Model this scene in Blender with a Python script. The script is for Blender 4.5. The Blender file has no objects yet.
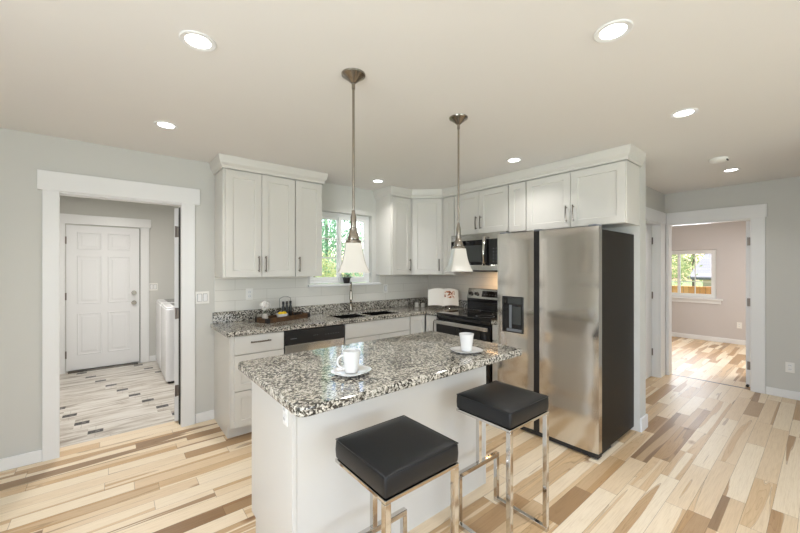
import bpy, bmesh, math, random
from mathutils import Vector, Matrix
random.seed(7)
C = bpy.context.scene.collection
R = math.radians
PI = math.pi

# ------------------------------------------------------------------ camera
cam = bpy.data.cameras.new('camera'); co = bpy.data.objects.new('camera', cam); C.objects.link(co)
cam.sensor_width = 36; cam.lens = 350/800*36; cam.clip_start = 0.05; cam.clip_end = 300
cam.shift_y = 1.0/800
co.location = (0, 0, 1.447); co.rotation_euler = (R(90), 0, -R(39.3))
bpy.context.scene.camera = co

# ------------------------------------------------------------------ world, sun, daylight, added fill
sc = bpy.context.scene
sc.view_settings.view_transform = 'Standard'; sc.view_settings.look = 'None'
sc.view_settings.gamma = 1; sc.view_settings.use_curve_mapping = False
sc.view_settings.exposure = 0.0
w = bpy.data.worlds.new('sky'); sc.world = w; w.use_nodes = True
wn = w.node_tree.nodes; wl = w.node_tree.links
bg = wn['Background']; sky = wn.new('ShaderNodeTexSky'); sky.sky_type = 'NISHITA'
sky.sun_disc = False; sky.sun_elevation = R(55); sky.sun_rotation = R(70); sky.air_density = 1; sky.dust_density = 3
wl.new(sky.outputs[0], bg.inputs[0]); bg.inputs[1].default_value = 0.7
sun = bpy.data.lights.new('sun', 'SUN'); so = bpy.data.objects.new('sun', sun); C.objects.link(so)
sun.energy = 5.0; sun.angle = R(0.6); sun.color = (1, .95, .87)
so.rotation_euler = Vector((-0.52, -0.20, -0.83)).to_track_quat('-Z', 'Y').to_euler()

def area(name, loc, direction, sx, sy, power, color, shape='RECTANGLE', spread=None):
    l = bpy.data.lights.new(name, 'AREA'); l.shape = shape; l.size = sx
    if shape == 'RECTANGLE': l.size_y = sy
    l.energy = power; l.color = color
    if spread: l.spread = spread
    o = bpy.data.objects.new(name, l); C.objects.link(o); o.location = loc
    o.rotation_euler = Vector(direction).to_track_quat('-Z', 'Z').to_euler()
    return o
DAY = (0.87, 0.92, 1.0)
area('fill_rear', (0.9, -3.42, 1.4), (0, 1, 1.3), 3.6, 2.1, 104, DAY)  # added fill lamp behind the camera, tilted up to brighten the ceiling
area('fill_left', (-1.92, -0.2, 1.45), (1, 0, 0.62), 2.4, 1.7, 104, DAY)  # added fill lamp from the unseen left side
area('daylight_far_room_window', (9.02, 1.9, 1.3), (-1, 0, 0), 1.1, 0.9, 19, DAY)
area('laundry_ceiling_lamp_light', (0.0, 5.0, 2.36), (0, 0, -1), 0.3, 0.3, 30, (1, .95, .89), 'DISK')
area('far_room_fill_light', (7.4, 0.2, 2.36), (0, 0, -1), 0.5, 0.5, 48, (1, .96, .93), 'DISK')  # fill lamp added to brighten the far room, no fixture
area('cooktop_lamp_light', (3.36, 2.42, 1.385), (0.25, 0, -1), 0.08, 0.2, 1.6, (1, .62, .3))

# ------------------------------------------------------------------ node helpers
def srgb(r, g, b):
    f = lambda c: (c/255/12.92) if c/255 <= 0.04045 else ((c/255+0.055)/1.055)**2.4
    return (f(r), f(g), f(b), 1)
MATS = {}
class NT:
    def __init__(s, name):
        s.m = bpy.data.materials.new(name); s.m.use_nodes = True
        s.n = s.m.node_tree.nodes; s.l = s.m.node_tree.links
        s.b = s.n['Principled BSDF']; MATS[name] = s.m
        s.coord = s.n.new('ShaderNodeTexCoord').outputs['Object']
    def set(s, sock, v):
        i = s.b.inputs[sock]
        if hasattr(v, 'is_output'): s.l.new(v, i)
        else: i.default_value = v
    def put(s, inp, v):
        if hasattr(v, 'is_output'): s.l.new(v, inp)
        else: inp.default_value = v
    def math(s, op, a, b=None, c=None):
        n = s.n.new('ShaderNodeMath'); n.operation = op
        s.put(n.inputs[0], a)
        if b is not None: s.put(n.inputs[1], b)
        if c is not None: s.put(n.inputs[2], c)
        return n.outputs[0]
    def sep(s, v):
        n = s.n.new('ShaderNodeSeparateXYZ'); s.l.new(v, n.inputs[0]); return n.outputs
    def comb(s, x, y, z=0.0):
        n = s.n.new('ShaderNodeCombineXYZ')
        for i, q in enumerate((x, y, z)): s.put(n.inputs[i], q)
        return n.outputs[0]
    def noise(s, scale, detail=3, vec=None, rough=0.5, dist=0.0):
        n = s.n.new('ShaderNodeTexNoise'); n.inputs['Scale'].default_value = scale
        n.inputs['Detail'].default_value = detail; n.inputs['Roughness'].default_value = rough
        n.inputs['Distortion'].default_value = dist
        s.l.new(vec if vec is not None else s.coord, n.inputs['Vector']); return n
    def mapping(s, sc_, vec=None, rot=(0, 0, 0), loc=(0, 0, 0)):
        n = s.n.new('ShaderNodeMapping'); n.inputs['Scale'].default_value = sc_
        n.inputs['Rotation'].default_value = rot; n.inputs['Location'].default_value = loc
        s.l.new(vec if vec is not None else s.coord, n.inputs['Vector']); return n.outputs[0]
    def ramp(s, f, stops, interp='LINEAR'):
        n = s.n.new('ShaderNodeValToRGB'); n.color_ramp.interpolation = interp
        e = n.color_ramp.elements
        while len(e) < len(stops): e.new(0.5)
        for el, (p, c) in zip(e, stops): el.position = p; el.color = c if len(c) == 4 else (*c, 1)
        s.l.new(f, n.inputs[0]); return n.outputs[0]
    def mix(s, f, a, b, mode='MIX'):
        n = s.n.new('ShaderNodeMix'); n.data_type = 'RGBA'; n.blend_type = mode
        s.put(n.inputs['Factor'], f); s.put(n.inputs[6], a); s.put(n.inputs[7], b); return n.outputs[2]
    def white(s, v):
        n = s.n.new('ShaderNodeTexWhiteNoise'); n.noise_dimensions = '3D'; s.l.new(v, n.inputs[0]); return n.outputs
    def bump(s, h, strength=0.2, dist=0.01):
        n = s.n.new('ShaderNodeBump'); n.inputs['Strength'].default_value = strength
        n.inputs['Distance'].default_value = dist; s.l.new(h, n.inputs['Height'])
        s.l.new(n.outputs[0], s.b.inputs['Normal']); return n

def paint(name, col, rough=0.5, var=0.03, bump=0.03, spec=0.5, metal=0.0, scale=40):
    t = NT(name)
    nz = t.noise(2.5, 3)
    c = t.mix(t.math('MULTIPLY', nz.outputs[0], 1.0), tuple(x*(1-var) for x in col[:3])+(1,), tuple(min(1, x*(1+var)) for x in col[:3])+(1,))
    t.set('Base Color', c); t.set('Roughness', rough); t.set('Metallic', metal); t.set('Specular IOR Level', spec)
    if bump: t.bump(t.noise(scale, 4).outputs[0], bump, 0.004)
    return t.m
paint('wall_paint', srgb(208, 208, 203), 0.6, 0.015, 0.05, scale=180)
paint('far_wall_paint', srgb(205, 200, 198), 0.6, 0.015, 0.05, scale=180)
paint('ceiling_paint', srgb(236, 234, 231), 0.8, 0.01, 0.05, 0.2, scale=200)
paint('trim_paint', srgb(237, 238, 238), 0.32, 0.01, 0)
paint('cabinet_paint', srgb(218, 216, 210), 0.33, 0.01, 0)
paint('door_paint', srgb(234, 235, 236), 0.35, 0.01, 0)
paint('vinyl', srgb(240, 241, 240), 0.3, 0.01, 0)
paint('nickel', (0.30, 0.27, 0.23, 1), 0.2, 0.08, 0, metal=1)
paint('dark_nickel', (0.2, 0.18, 0.16, 1), 0.25, 0.08, 0, metal=1)
paint('chrome', (0.66, 0.64, 0.61, 1), 0.07, 0.02, 0, metal=1)
paint('bronze_hinge', (0.22, 0.19, 0.17, 1), 0.4, 0.1, 0, metal=1)
paint('black_plastic', (0.012, 0.012, 0.013, 1), 0.3, 0.1, 0)
paint('black_matte', (0.02, 0.019, 0.018, 1), 0.6, 0.1, 0)
paint('fridge_side', (0.016, 0.013, 0.010, 1), 0.5, 0.05, 0.05, 0.25, scale=600)
paint('black_glass', (0.006, 0.006, 0.007, 1), 0.05, 0.05, 0)
paint('grey_glass', (0.05, 0.055, 0.055, 1), 0.08, 0.05, 0)
paint('white_enamel', srgb(236, 237, 240), 0.22, 0.01, 0)
paint('grey_plastic', srgb(120, 124, 130), 0.35, 0.03, 0)
paint('porcelain', srgb(226, 225, 223), 0.12, 0.01, 0)
paint('plate_white', srgb(240, 239, 234), 0.3, 0.01, 0)
paint('shade_glass', srgb(196, 191, 182), 0.25, 0.02, 0)
paint('lemon_skin', srgb(246, 208, 30), 0.4, 0.1, 0.2, scale=120)
paint('petal_white', srgb(244, 240, 234), 0.6, 0.05, 0)
paint('leaf_green', srgb(60, 92, 42), 0.5, 0.3, 0)
paint('paper_white', srgb(240, 238, 232), 0.6, 0.02, 0)
paint('jar_glass', srgb(196, 190, 180), 0.1, 0.05, 0)
paint('mosaic_white', srgb(226, 224, 216), 0.3, 0.05, 0)
paint('concrete', srgb(170, 166, 158), 0.9, 0.1, 0.2)

def make_leather():
    t = NT('black_leather')
    v = t.n.new('ShaderNodeTexVoronoi'); v.inputs['Scale'].default_value = 320; t.l.new(t.coord, v.inputs['Vector'])
    nz = t.noise(6, 3)
    t.set('Base Color', t.mix(nz.outputs[0], (0.008, 0.009, 0.010, 1), (0.014, 0.015, 0.017, 1)))
    t.set('Roughness', 0.36); t.set('Specular IOR Level', 0.4)
    t.bump(v.outputs['Distance'], 0.12, 0.002)
make_leather()

def make_steel(name, col, vertical=True):
    t = NT(name)
    m = t.mapping((3, 3, 260) if not vertical else (260, 260, 2))
    nz = t.noise(1.0, 3, m)
    t.set('Base Color', t.mix(nz.outputs[0], tuple(c*0.93 for c in col)+(1,), tuple(min(1, c*1.05) for c in col)+(1,)))
    t.set('Metallic', 1.0)
    t.set('Roughness', t.math('MULTIPLY_ADD', nz.outputs[0], 0.08, 0.12))
    big = t.noise(1.0, 1, t.mapping((0.8, 0.8, 3.4)))
    t.bump(big.outputs[0], 0.6, 0.05)
make_steel('stainless', (0.74, 0.72, 0.69))
make_steel('sink_steel', (0.30, 0.29, 0.28))
make_steel('stainless_flat', (0.56, 0.55, 0.53), False)

def make_wood_floor():
    t = NT('wood_floor')
    x, y, z = t.sep(t.coord)
    W = 0.106
    row = t.math('FLOOR', t.math('DIVIDE', y, W))
    fy = t.math('FRACT', t.math('DIVIDE', y, W))
    rr = t.white(t.comb(row, 3.1, 1.7))
    rx, ry, rz = t.sep(rr['Color'])
    L = t.math('MULTIPLY_ADD', rx, 1.0, 1.25)
    u = t.math('ADD', t.math('DIVIDE', x, L), t.math('MULTIPLY', ry, 9.0))
    # uneven cuts: bend u by a low-frequency step so that boards differ in length
    seg = t.math('FLOOR', u); fu = t.math('FRACT', u)
    cut = t.math('MULTIPLY_ADD', t.white(t.comb(seg, row, 9.2))['Value'], 0.5, 0.25)
    half = t.math('GREATER_THAN', fu, cut)
    idv = t.comb(t.math('MULTIPLY_ADD', half, 0.5, seg), row, 0.0)
    wn_ = t.white(idv); v1, v2, v3 = t.sep(wn_['Color'])
    # grain coordinates, shifted per board
    gx = t.math('MULTIPLY_ADD', v2, 37.0, x); gy = t.math('MULTIPLY_ADD', v3, 19.0, y)
    gv = t.comb(gx, gy, v1)
    wob = t.noise(1.0, 2, t.mapping((1.7, 5.0, 1), gv), 0.5)
    heart = t.noise(1.0, 2, t.mapping((0.42, 8.5, 1), gv), 0.5, 0.5)
    jit = t.noise(1.0, 4, t.mapping((3.0, 30, 1), gv), 0.6)
    hv = t.math('MULTIPLY_ADD', jit.outputs[0], 0.035, heart.outputs[0])
    ring = t.math('FRACT', t.math('MULTIPLY', hv, 26.0))
    fine = t.noise(1.0, 5, t.mapping((6, 150, 1), gv), 0.7)
    base = t.ramp(v1, [(0.0, srgb(246, 231, 206)), (0.45, srgb(241, 222, 193)), (0.75, srgb(229, 205, 171)),
                       (0.90, srgb(204, 173, 134)), (1.0, srgb(160, 127, 90))])
    dark = t.ramp(v2, [(0.0, srgb(226, 197, 156)), (0.45, srgb(202, 166, 120)), (0.8, srgb(172, 134, 92)), (1.0, srgb(126, 93, 60))])
    thr = t.math('MULTIPLY_ADD', v3, 0.14, 0.48)
    d_ = t.math('SUBTRACT', hv, thr)
    hf = t.ramp(d_, [(0.0, (0, 0, 0)), (0.018, (1, 1, 1))])
    edge = t.math('MULTIPLY', t.math('GREATER_THAN', d_, 0.0), t.math('LESS_THAN', d_, 0.008))
    col = t.mix(t.math('MULTIPLY', hf, 0.85), base, dark)
    col = t.mix(t.math('MULTIPLY', edge, 0.35), col, srgb(128, 96, 62))
    rg_ = t.ramp(ring, [(0.0, (0.62, 0.52, 0.42)), (0.10, (0.93, 0.90, 0.86)), (0.4, (1, 1, 1)), (1, (1, 1, 1))])
    col = t.mix(t.math('MULTIPLY_ADD', hf, 0.45, 0.18), col, rg_, 'MULTIPLY')
    fl = t.ramp(fine.outputs[0], [(0.32, (0.80, 0.76, 0.70)), (0.55, (1, 1, 1))])
    col = t.mix(0.6, col, fl, 'MULTIPLY')
    # knots
    vo = t.n.new('ShaderNodeTexVoronoi'); vo.inputs['Scale'].default_value = 1.0
    t.l.new(t.mapping((2.1, 4.2, 1), gv), vo.inputs['Vector'])
    kn = t.ramp(vo.outputs['Distance'], [(0.0, (0.25, 0.16, 0.1)), (0.06, (0.55, 0.42, 0.32)), (0.13, (1, 1, 1))])
    pick = t.math('GREATER_THAN', t.sep(vo.outputs['Color'])[0], 0.6)
    col = t.mix(t.math('MULTIPLY', pick, 0.8), col, kn, 'MULTIPLY')
    # seams
    ey = t.math('MINIMUM', fy, t.math('SUBTRACT', 1.0, fy))
    sy = t.math('LESS_THAN', ey, 0.010)
    e1 = t.math('MULTIPLY', t.math('ABSOLUTE', t.math('SUBTRACT', fu, cut)), L)
    e2 = t.math('MULTIPLY', t.math('MINIMUM', fu, t.math('SUBTRACT', 1.0, fu)), L)
    sx = t.math('LESS_THAN', t.math('MINIMUM', e1, e2), 0.0013)
    seam = t.math('MAXIMUM', sx, sy)
    col = t.mix(t.math('MULTIPLY', seam, 0.55), col, srgb(110, 80, 52))
    t.set('Base Color', col)
    t.set('Roughness', t.math('MULTIPLY_ADD', wob.outputs[0], 0.12, 0.34))
    t.set('Specular IOR Level', 0.45)
    t.bump(t.math('SUBTRACT', t.math('MULTIPLY', fine.outputs[0], 0.15), seam), 0.12, 0.002)
make_wood_floor()

def make_granite():
    t = NT('granite')
    d = t.noise(30, 2)
    vec = t.mix(0.02, t.coord, d.outputs['Color'])
    n1 = t.noise(78, 5, vec, 0.62, 0.4)
    n2 = t.noise(150, 4, vec, 0.6, 0.3)
    n3 = t.noise(9, 3, vec, 0.5)
    v = t.n.new('ShaderNodeTexVoronoi'); v.inputs['Scale'].default_value = 130; t.l.new(vec, v.inputs['Vector'])
    vc = t.sep(v.outputs['Color'])[0]
    base = t.ramp(vc, [(0.0, srgb(98, 93, 84)), (0.3, srgb(150, 144, 131)), (0.65, srgb(194, 188, 174)), (1.0, srgb(226, 221, 209))])
    wm = t.ramp(n1.outputs[0], [(0.50, (0, 0, 0)), (0.56, (1, 1, 1))])
    col = t.mix(t.math('MULTIPLY', wm, 0.55), base, srgb(226, 221, 210))
    f = t.math('ADD', t.math('MULTIPLY', n1.outputs[0], 0.75), t.math('MULTIPLY', n3.outputs[0], 0.25))
    dm = t.ramp(f, [(0.455, (1, 1, 1)), (0.50, (0, 0, 0))])
    col = t.mix(t.math('MULTIPLY', dm, 0.93), col, srgb(38, 35, 31))
    dm2 = t.ramp(n2.outputs[0], [(0.40, (1, 1, 1)), (0.445, (0, 0, 0))])
    col = t.mix(t.math('MULTIPLY', dm2, 0.8), col, srgb(58, 52, 44))
    t.set('Base Color', col); t.set('Roughness', 0.07); t.set('Specular IOR Level', 0.55)
make_granite()

def make_tile(name, uaxis, L, H, z0, off=0.5, col=srgb(226, 224, 216), line=srgb(200, 197, 188), u0=0.0):
    t = NT(name)
    o = t.sep(t.coord); u = t.math('ADD', o[uaxis], u0); z = t.math('SUBTRACT', o[2], z0)
    br = t.n.new('ShaderNodeTexBrick')
    t.l.new(t.comb(u, z, 0.0), br.inputs['Vector'])
    br.offset = off; br.inputs['Scale'].default_value = 1.0
    br.inputs['Brick Width'].default_value = L; br.inputs['Row Height'].default_value = H
    br.inputs['Mortar Size'].default_value = 0.0022; br.inputs['Mortar Smooth'].default_value = 0.3; br.inputs['Bias'].default_value = 0
    br.inputs['Color1'].default_value = col; br.inputs['Color2'].default_value = tuple(c*0.965 for c in col[:3])+(1,)
    br.inputs['Mortar'].default_value = line
    t.set('Base Color', br.outputs['Color']); t.set('Roughness', 0.3)
    inv = t.math('SUBTRACT', 1.0, br.outputs['Fac'])
    t.bump(inv, 0.35, 0.003)
make_tile('tile_back', 0, 0.62, 0.104, 1.017)
make_tile('tile_side', 1, 0.305, 0.102, 1.017, col=srgb(222, 216, 206))

def make_laundry_tile():
    t = NT('laundry_tile')
    x, y, z = t.sep(t.coord)
    PY, PX, SH = 0.2968, 0.622, 0.1045
    yy = t.math('DIVIDE', t.math('ADD', y, -4.394+PY/2), PY)
    row = t.math('FLOOR', yy); fy = t.math('FRACT', yy)
    xx = t.math('ADD', t.math('ADD', x, 0.23+0.05), t.math('MULTIPLY', row, SH))
    uu = t.math('DIVIDE', xx, PX); fx = t.math('MULTIPLY', t.math('FRACT', uu), PX)
    seg = t.math('FLOOR', uu)
    inx = t.math('LESS_THAN', fx, 0.105)
    iny = t.math('LESS_THAN', t.math('ABSOLUTE', t.math('SUBTRACT', fy, 0.5)), 0.13)
    ins = t.math('MULTIPLY', inx, iny)
    w3 = t.white(t.comb(seg, row, 2.0)); a, b, c_ = t.sep(w3['Color'])
    gv = t.comb(t.math('MULTIPLY_ADD', a, 9.0, x), t.math('MULTIPLY_ADD', b, 7.0, y), 0.0)
    nz = t.noise(1.0, 4, t.mapping((2.2, 16, 1), gv, rot=(0, 0, R(-20))), 0.6, 0.8)
    col = t.ramp(nz.outputs[0], [(0.34, srgb(150, 138, 124)), (0.44, srgb(196, 188, 177)), (0.54, srgb(216, 211, 203)), (0.7, srgb(228, 225, 219))])
    # mosaic pieces
    mx = t.math('FRACT', t.math('DIVIDE', fx, 0.0262)); my = t.math('FRACT', t.math('DIVIDE', t.math('MULTIPLY', t.math('ADD', fy, -0.385), PY), 0.0228))
    mid = t.white(t.comb(t.math('FLOOR', t.math('DIVIDE', fx, 0.0262)), t.math('FLOOR', t.math('DIVIDE', t.math('MULTIPLY', t.math('ADD', fy, -0.385), PY), 0.0228)), seg))
    mcol = t.ramp(mid['Value'], [(0.0, srgb(12, 11, 11)), (0.7, srgb(30, 27, 26)), (0.93, srgb(80, 72, 66)), (1.0, srgb(170, 166, 160))])
    g = t.math('MAXIMUM', t.math('LESS_THAN', mx, 0.1), t.math('LESS_THAN', my, 0.1))
    mcol = t.mix(t.math('MULTIPLY', g, 0.3), mcol, srgb(150, 145, 138))
    # grout
    ge = t.math('LESS_THAN', t.math('MINIMUM', fy, t.math('SUBTRACT', 1.0, fy)), 0.007)
    gx_ = t.math('LESS_THAN', t.math('ABSOLUTE', t.math('SUBTRACT', fx, 0.0525)), 0.0018)
    gr = t.math('MAXIMUM', ge, gx_)
    col = t.mix(t.math('MULTIPLY', gr, 0.6), col, srgb(150, 143, 134))
    col = t.mix(ins, col, mcol)
    t.set('Base Color', col); t.set('Roughness', 0.3)
make_laundry_tile()

def make_tray_wood():
    t = NT('tray_wood')
    n = t.noise(1.0, 4, t.mapping((6, 60, 60)), 0.6)
    t.set('Base Color', t.ramp(n.outputs[0], [(0.3, srgb(52, 34, 20)), (0.7, srgb(100, 72, 44))])); t.set('Roughness', 0.5)
make_tray_wood()

def make_foliage(name, c1, c2, c3):
    t = NT(name)
    n = t.noise(3.0, 3); nn = t.noise(17, 2)
    f = t.math('MULTIPLY_ADD', nn.outputs[0], 0.5, t.math('MULTIPLY', n.outputs[0], 0.5))
    t.set('Base Color', t.ramp(f, [(0.35, c1), (0.5, c2), (0.65, c3)])); t.set('Roughness', 0.6)
    t.set('Specular IOR Level', 0.2)
    tr = t.n.new('ShaderNodeBsdfTranslucent'); tr.inputs[0].default_value = c3
    mx = t.n.new('ShaderNodeMixShader'); mx.inputs[0].default_value = 0.4
    t.l.new(t.b.outputs[0], mx.inputs[1]); t.l.new(tr.outputs[0], mx.inputs[2])
    t.l.new(mx.outputs[0], t.n['Material Output'].inputs[0])
make_foliage('foliage_dark', srgb(52, 98, 74), srgb(96, 148, 110), srgb(160, 200, 160))
make_foliage('foliage_light', srgb(92, 120, 60), srgb(150, 168, 100), srgb(206, 208, 160))
paint('bark', srgb(120, 100, 84), 0.9, 0.2, 0.5)
def planks(name, c1, c2, axis, width):
    t = NT(name); o = t.sep(t.coord)
    q = t.math('DIVIDE', o[axis], width); f = t.math('FRACT', q)
    wv = t.white(t.comb(t.math('FLOOR', q), 1.0, 2.0))['Value']
    col = t.mix(wv, c1, c2)
    n = t.noise(8, 3); col = t.mix(t.math('MULTIPLY', n.outputs[0], 0.3), col, c1)
    col = t.mix(t.math('MULTIPLY', t.math('LESS_THAN', f, 0.06), 0.7), col, (0.05, 0.03, 0.02, 1))
    t.set('Base Color', col); t.set('Roughness', 0.8)
planks('fence_wood', srgb(214, 140, 78), srgb(232, 166, 104), 1, 0.14)
planks('roof_shingle', srgb(105, 107, 112), srgb(140, 140, 144), 2, 0.12)
planks('siding', srgb(205, 200, 190), srgb(216, 212, 204), 2, 0.15)
def make_grass():
    t = NT('lawn_green'); n = t.noise(3, 5)
    t.set('Base Color', t.ramp(n.outputs[0], [(0.3, srgb(80, 110, 50)), (0.7, srgb(130, 155, 80))])); t.set('Roughness', 0.95)
make_grass()
def make_glass():
    t = NT('window_glass'); m = t.n['Material Output']
    tr = t.n.new('ShaderNodeBsdfTransparent'); gl = t.n.new('ShaderNodeBsdfGlossy'); gl.inputs['Roughness'].default_value = 0.02
    fr = t.n.new('ShaderNodeFresnel'); fr.inputs[0].default_value = 1.35
    mx = t.n.new('ShaderNodeMixShader'); t.l.new(fr.outputs[0], mx.inputs[0]); t.l.new(tr.outputs[0], mx.inputs[1]); t.l.new(gl.outputs[0], mx.inputs[2])
    t.l.new(mx.outputs[0], m.inputs[0]); t.n.remove(t.b)
make_glass()
def make_emit(name, col, s):
    t = NT(name); t.set('Base Color', (0.9, 0.9, 0.9, 1)); t.set('Emission Color', col); t.set('Emission Strength', s)
make_emit('lamp_lens', (1, 0.99, 0.97, 1), 9)
def make_photo_page():
    t = NT('photo_page')
    n = t.noise(22, 3, None, 0.5, 1.0)
    t.set('Base Color', t.ramp(n.outputs[0], [(0.38, srgb(90, 40, 22)), (0.46, srgb(190, 110, 60)), (0.52, srgb(240, 232, 222)), (0.66, srgb(244, 240, 234))]))
    t.set('Roughness', 0.4)
make_photo_page()

# ------------------------------------------------------------------ mesh helpers
class Fr:   # local frame: u along, d outward, z up
    def __init__(s, o, u, d): s.o = Vector(o); s.u = Vector(u).normalized(); s.d = Vector(d).normalized()
    def p(s, u, d, z): return s.o + s.u*u + s.d*d + Vector((0, 0, z))
WORLD = Fr((0, 0, 0), (1, 0, 0), (0, 1, 0))
class MB:
    def __init__(s): s.bm = bmesh.new()
    def face(s, pts): return s.bm.faces.new([s.bm.verts.new(p) for p in pts])
    def hexa(s, c):   # 8 corners: bottom 4 ccw, top 4 ccw
        v = [s.bm.verts.new(p) for p in c]
        for f in ((3, 2, 1, 0), (4, 5, 6, 7), (0, 1, 5, 4), (1, 2, 6, 5), (2, 3, 7, 6), (3, 0, 4, 7)):
            s.bm.faces.new([v[i] for i in f])
        return v
    def box(s, x0, x1, y0, y1, z0, z1, fr=WORLD):
        s.hexa([fr.p(*q) for q in ((x0, y0, z0), (x1, y0, z0), (x1, y1, z0), (x0, y1, z0), (x0, y0, z1), (x1, y0, z1), (x1, y1, z1), (x0, y1, z1))])
        return s
    def cyl(s, a, b, r, r2=None, n=20, cap=True):
        a, b = Vector(a), Vector(b); r2 = r if r2 is None else r2
        ax = (b-a).normalized(); t = Vector((0, 0, 1)) if abs(ax.z) < .9 else Vector((1, 0, 0))
        e1 = ax.cross(t).normalized(); e2 = ax.cross(e1)
        va = [s.bm.verts.new(a+(e1*math.cos(q)+e2*math.sin(q))*r) for q in [2*PI*i/n for i in range(n)]]
        vb = [s.bm.verts.new(b+(e1*math.cos(q)+e2*math.sin(q))*r2) for q in [2*PI*i/n for i in range(n)]]
        for i in range(n):
            j = (i+1) % n; s.bm.faces.new((va[i], va[j], vb[j], vb[i]))
        if cap: s.bm.faces.new(va[::-1]); s.bm.faces.new(vb)
        return s
    def lathe(s, prof, c, n=28, sq=None, rot=0, stretch=(1, 1)):   # prof: (r,z); sq: superellipse power
        rings = []
        for r, z in prof:
            if r < 1e-6: rings.append([s.bm.verts.new((c[0], c[1], c[2]+z))]); continue
            ring = []
            for i in range(n):
                q = 2*PI*i/n; cx, sx = math.cos(q), math.sin(q); k = r
                if sq: k = r/((abs(cx)**sq+abs(sx)**sq)**(1/sq))
                x, y = cx*k*stretch[0], sx*k*stretch[1]
                ring.append(s.bm.verts.new((c[0]+x*math.cos(rot)-y*math.sin(rot), c[1]+x*math.sin(rot)+y*math.cos(rot), c[2]+z)))
            rings.append(ring)
        for A, B in zip(rings, rings[1:]):
            for i in range(n):
                j = (i+1) % n
                if len(A) == 1 and len(B) == 1: continue
                if len(A) == 1: s.bm.faces.new((A[0], B[j], B[i]))
                elif len(B) == 1: s.bm.faces.new((A[i], A[j], B[0]))
                else: s.bm.faces.new((A[i], A[j], B[j], B[i]))
        return s
    def tube(s, pts, r, n=10, closed=False, sq=False):
        pts = [Vector(p) for p in pts]; rings = []; prev = None; N = len(pts)
        for i, p in enumerate(pts):
            a = pts[(i-1) % N] if (i > 0 or closed) else p; b = pts[(i+1) % N] if (i < N-1 or closed) else p
            t = (b-a).normalized()
            ref = prev if prev is not None else (Vector((0, 0, 1)) if abs(t.z) < .9 else Vector((1, 0, 0)))
            e1 = (ref - t*ref.dot(t)).normalized(); prev = e1; e2 = t.cross(e1)
            rings.append([s.bm.verts.new(p+(e1*math.cos(q)+e2*math.sin(q))*r) for q in [2*PI*k/n for k in range(n)]])
        prs = list(zip(rings, rings[1:])) + ([(rings[-1], rings[0])] if closed else [])
        for A, B in prs:
            for k in range(n):
                j = (k+1) % n; s.bm.faces.new((A[k], A[j], B[j], B[k]))
        if not closed: s.bm.faces.new(rings[0][::-1]); s.bm.faces.new(rings[-1])
        return s
    def prism(s, pts, z0, z1):
        a = [s.bm.verts.new((x, y, z0)) for x, y in pts]; b = [s.bm.verts.new((x, y, z1)) for x, y in pts]
        s.bm.faces.new(a[::-1]); s.bm.faces.new(b)
        for i in range(len(pts)):
            j = (i+1) % len(pts); s.bm.faces.new((a[i], a[j], b[j], b[i]))
        return s
    def cells(s, us, vs, filled, w0, w1, mp):
        V = {}
        def vt(i, j, k):
            if (i, j, k) not in V: V[i, j, k] = s.bm.verts.new(mp(us[i], vs[j], (w0, w1)[k]))
            return V[i, j, k]
        nu, nv = len(us)-1, len(vs)-1
        F = lambda i, j: 0 <= i < nu and 0 <= j < nv and filled(i, j)
        for i in range(nu):
            for j in range(nv):
                if not F(i, j): continue
                s.bm.faces.new((vt(i, j, 0), vt(i, j+1, 0), vt(i+1, j+1, 0), vt(i+1, j, 0)))
                s.bm.faces.new((vt(i, j, 1), vt(i+1, j, 1), vt(i+1, j+1, 1), vt(i, j+1, 1)))
                if not F(i, j-1): s.bm.faces.new((vt(i, j, 0), vt(i+1, j, 0), vt(i+1, j, 1), vt(i, j, 1)))
                if not F(i, j+1): s.bm.faces.new((vt(i, j+1, 0), vt(i, j+1, 1), vt(i+1, j+1, 1), vt(i+1, j+1, 0)))
                if not F(i-1, j): s.bm.faces.new((vt(i, j, 0), vt(i, j, 1), vt(i, j+1, 1), vt(i, j+1, 0)))
                if not F(i+1, j): s.bm.faces.new((vt(i+1, j, 0), vt(i+1, j+1, 0), vt(i+1, j+1, 1), vt(i+1, j, 1)))
        return s
    def shaker(s, fr, u0, u1, z0, z1, d0, th=0.02, rail=0.062, rec=0.009):
        O = [(u0, z0), (u1, z0), (u1, z1), (u0, z1)]
        I = [(u0+rail, z0+rail), (u1-rail, z0+rail), (u1-rail, z1-rail), (u0+rail, z1-rail)]
        e = 0.003
        J = [(u0+rail+e, z0+rail+e), (u1-rail-e, z0+rail+e), (u1-rail-e, z1-rail-e), (u0+rail+e, z1-rail-e)]
        mk = lambda L, d: [s.bm.verts.new(fr.p(u, d, z)) for u, z in L]
        b = mk(O, d0); o = mk(O, d0+th); i = mk(I, d0+th); j = mk(J, d0+th-rec)
        s.bm.faces.new(b[::-1]); s.bm.faces.new(j)
        for k in range(4):
            m = (k+1) % 4
            s.bm.faces.new((b[k], b[m], o[m], o[k])); s.bm.faces.new((o[k], o[m], i[m], i[k])); s.bm.faces.new((i[k], i[m], j[m], j[k]))
        return s
    def xf(s, M):
        bmesh.ops.transform(s.bm, matrix=M, verts=s.bm.verts); return s
    def build(s, name, mat, parent=None, bevel=0, seg=2, smooth=False, sub=0):
        bmesh.ops.recalc_face_normals(s.bm, faces=s.bm.faces)
        me = bpy.data.meshes.new(name); root = parent
        while root is not None and root.parent: root = root.parent
        if root is not None: s.bm.transform(Matrix.Translation(-root.location))
        s.bm.to_mesh(me); s.bm.free()
        me.materials.append(MATS[mat])
        if smooth:
            for p in me.polygons: p.use_smooth = True
            if smooth != 'all': me.set_sharp_from_angle(angle=R(smooth if smooth is not True else 35))
        o = bpy.data.objects.new(name, me); C.objects.link(o)
        if parent is not None: o.parent = parent
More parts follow.
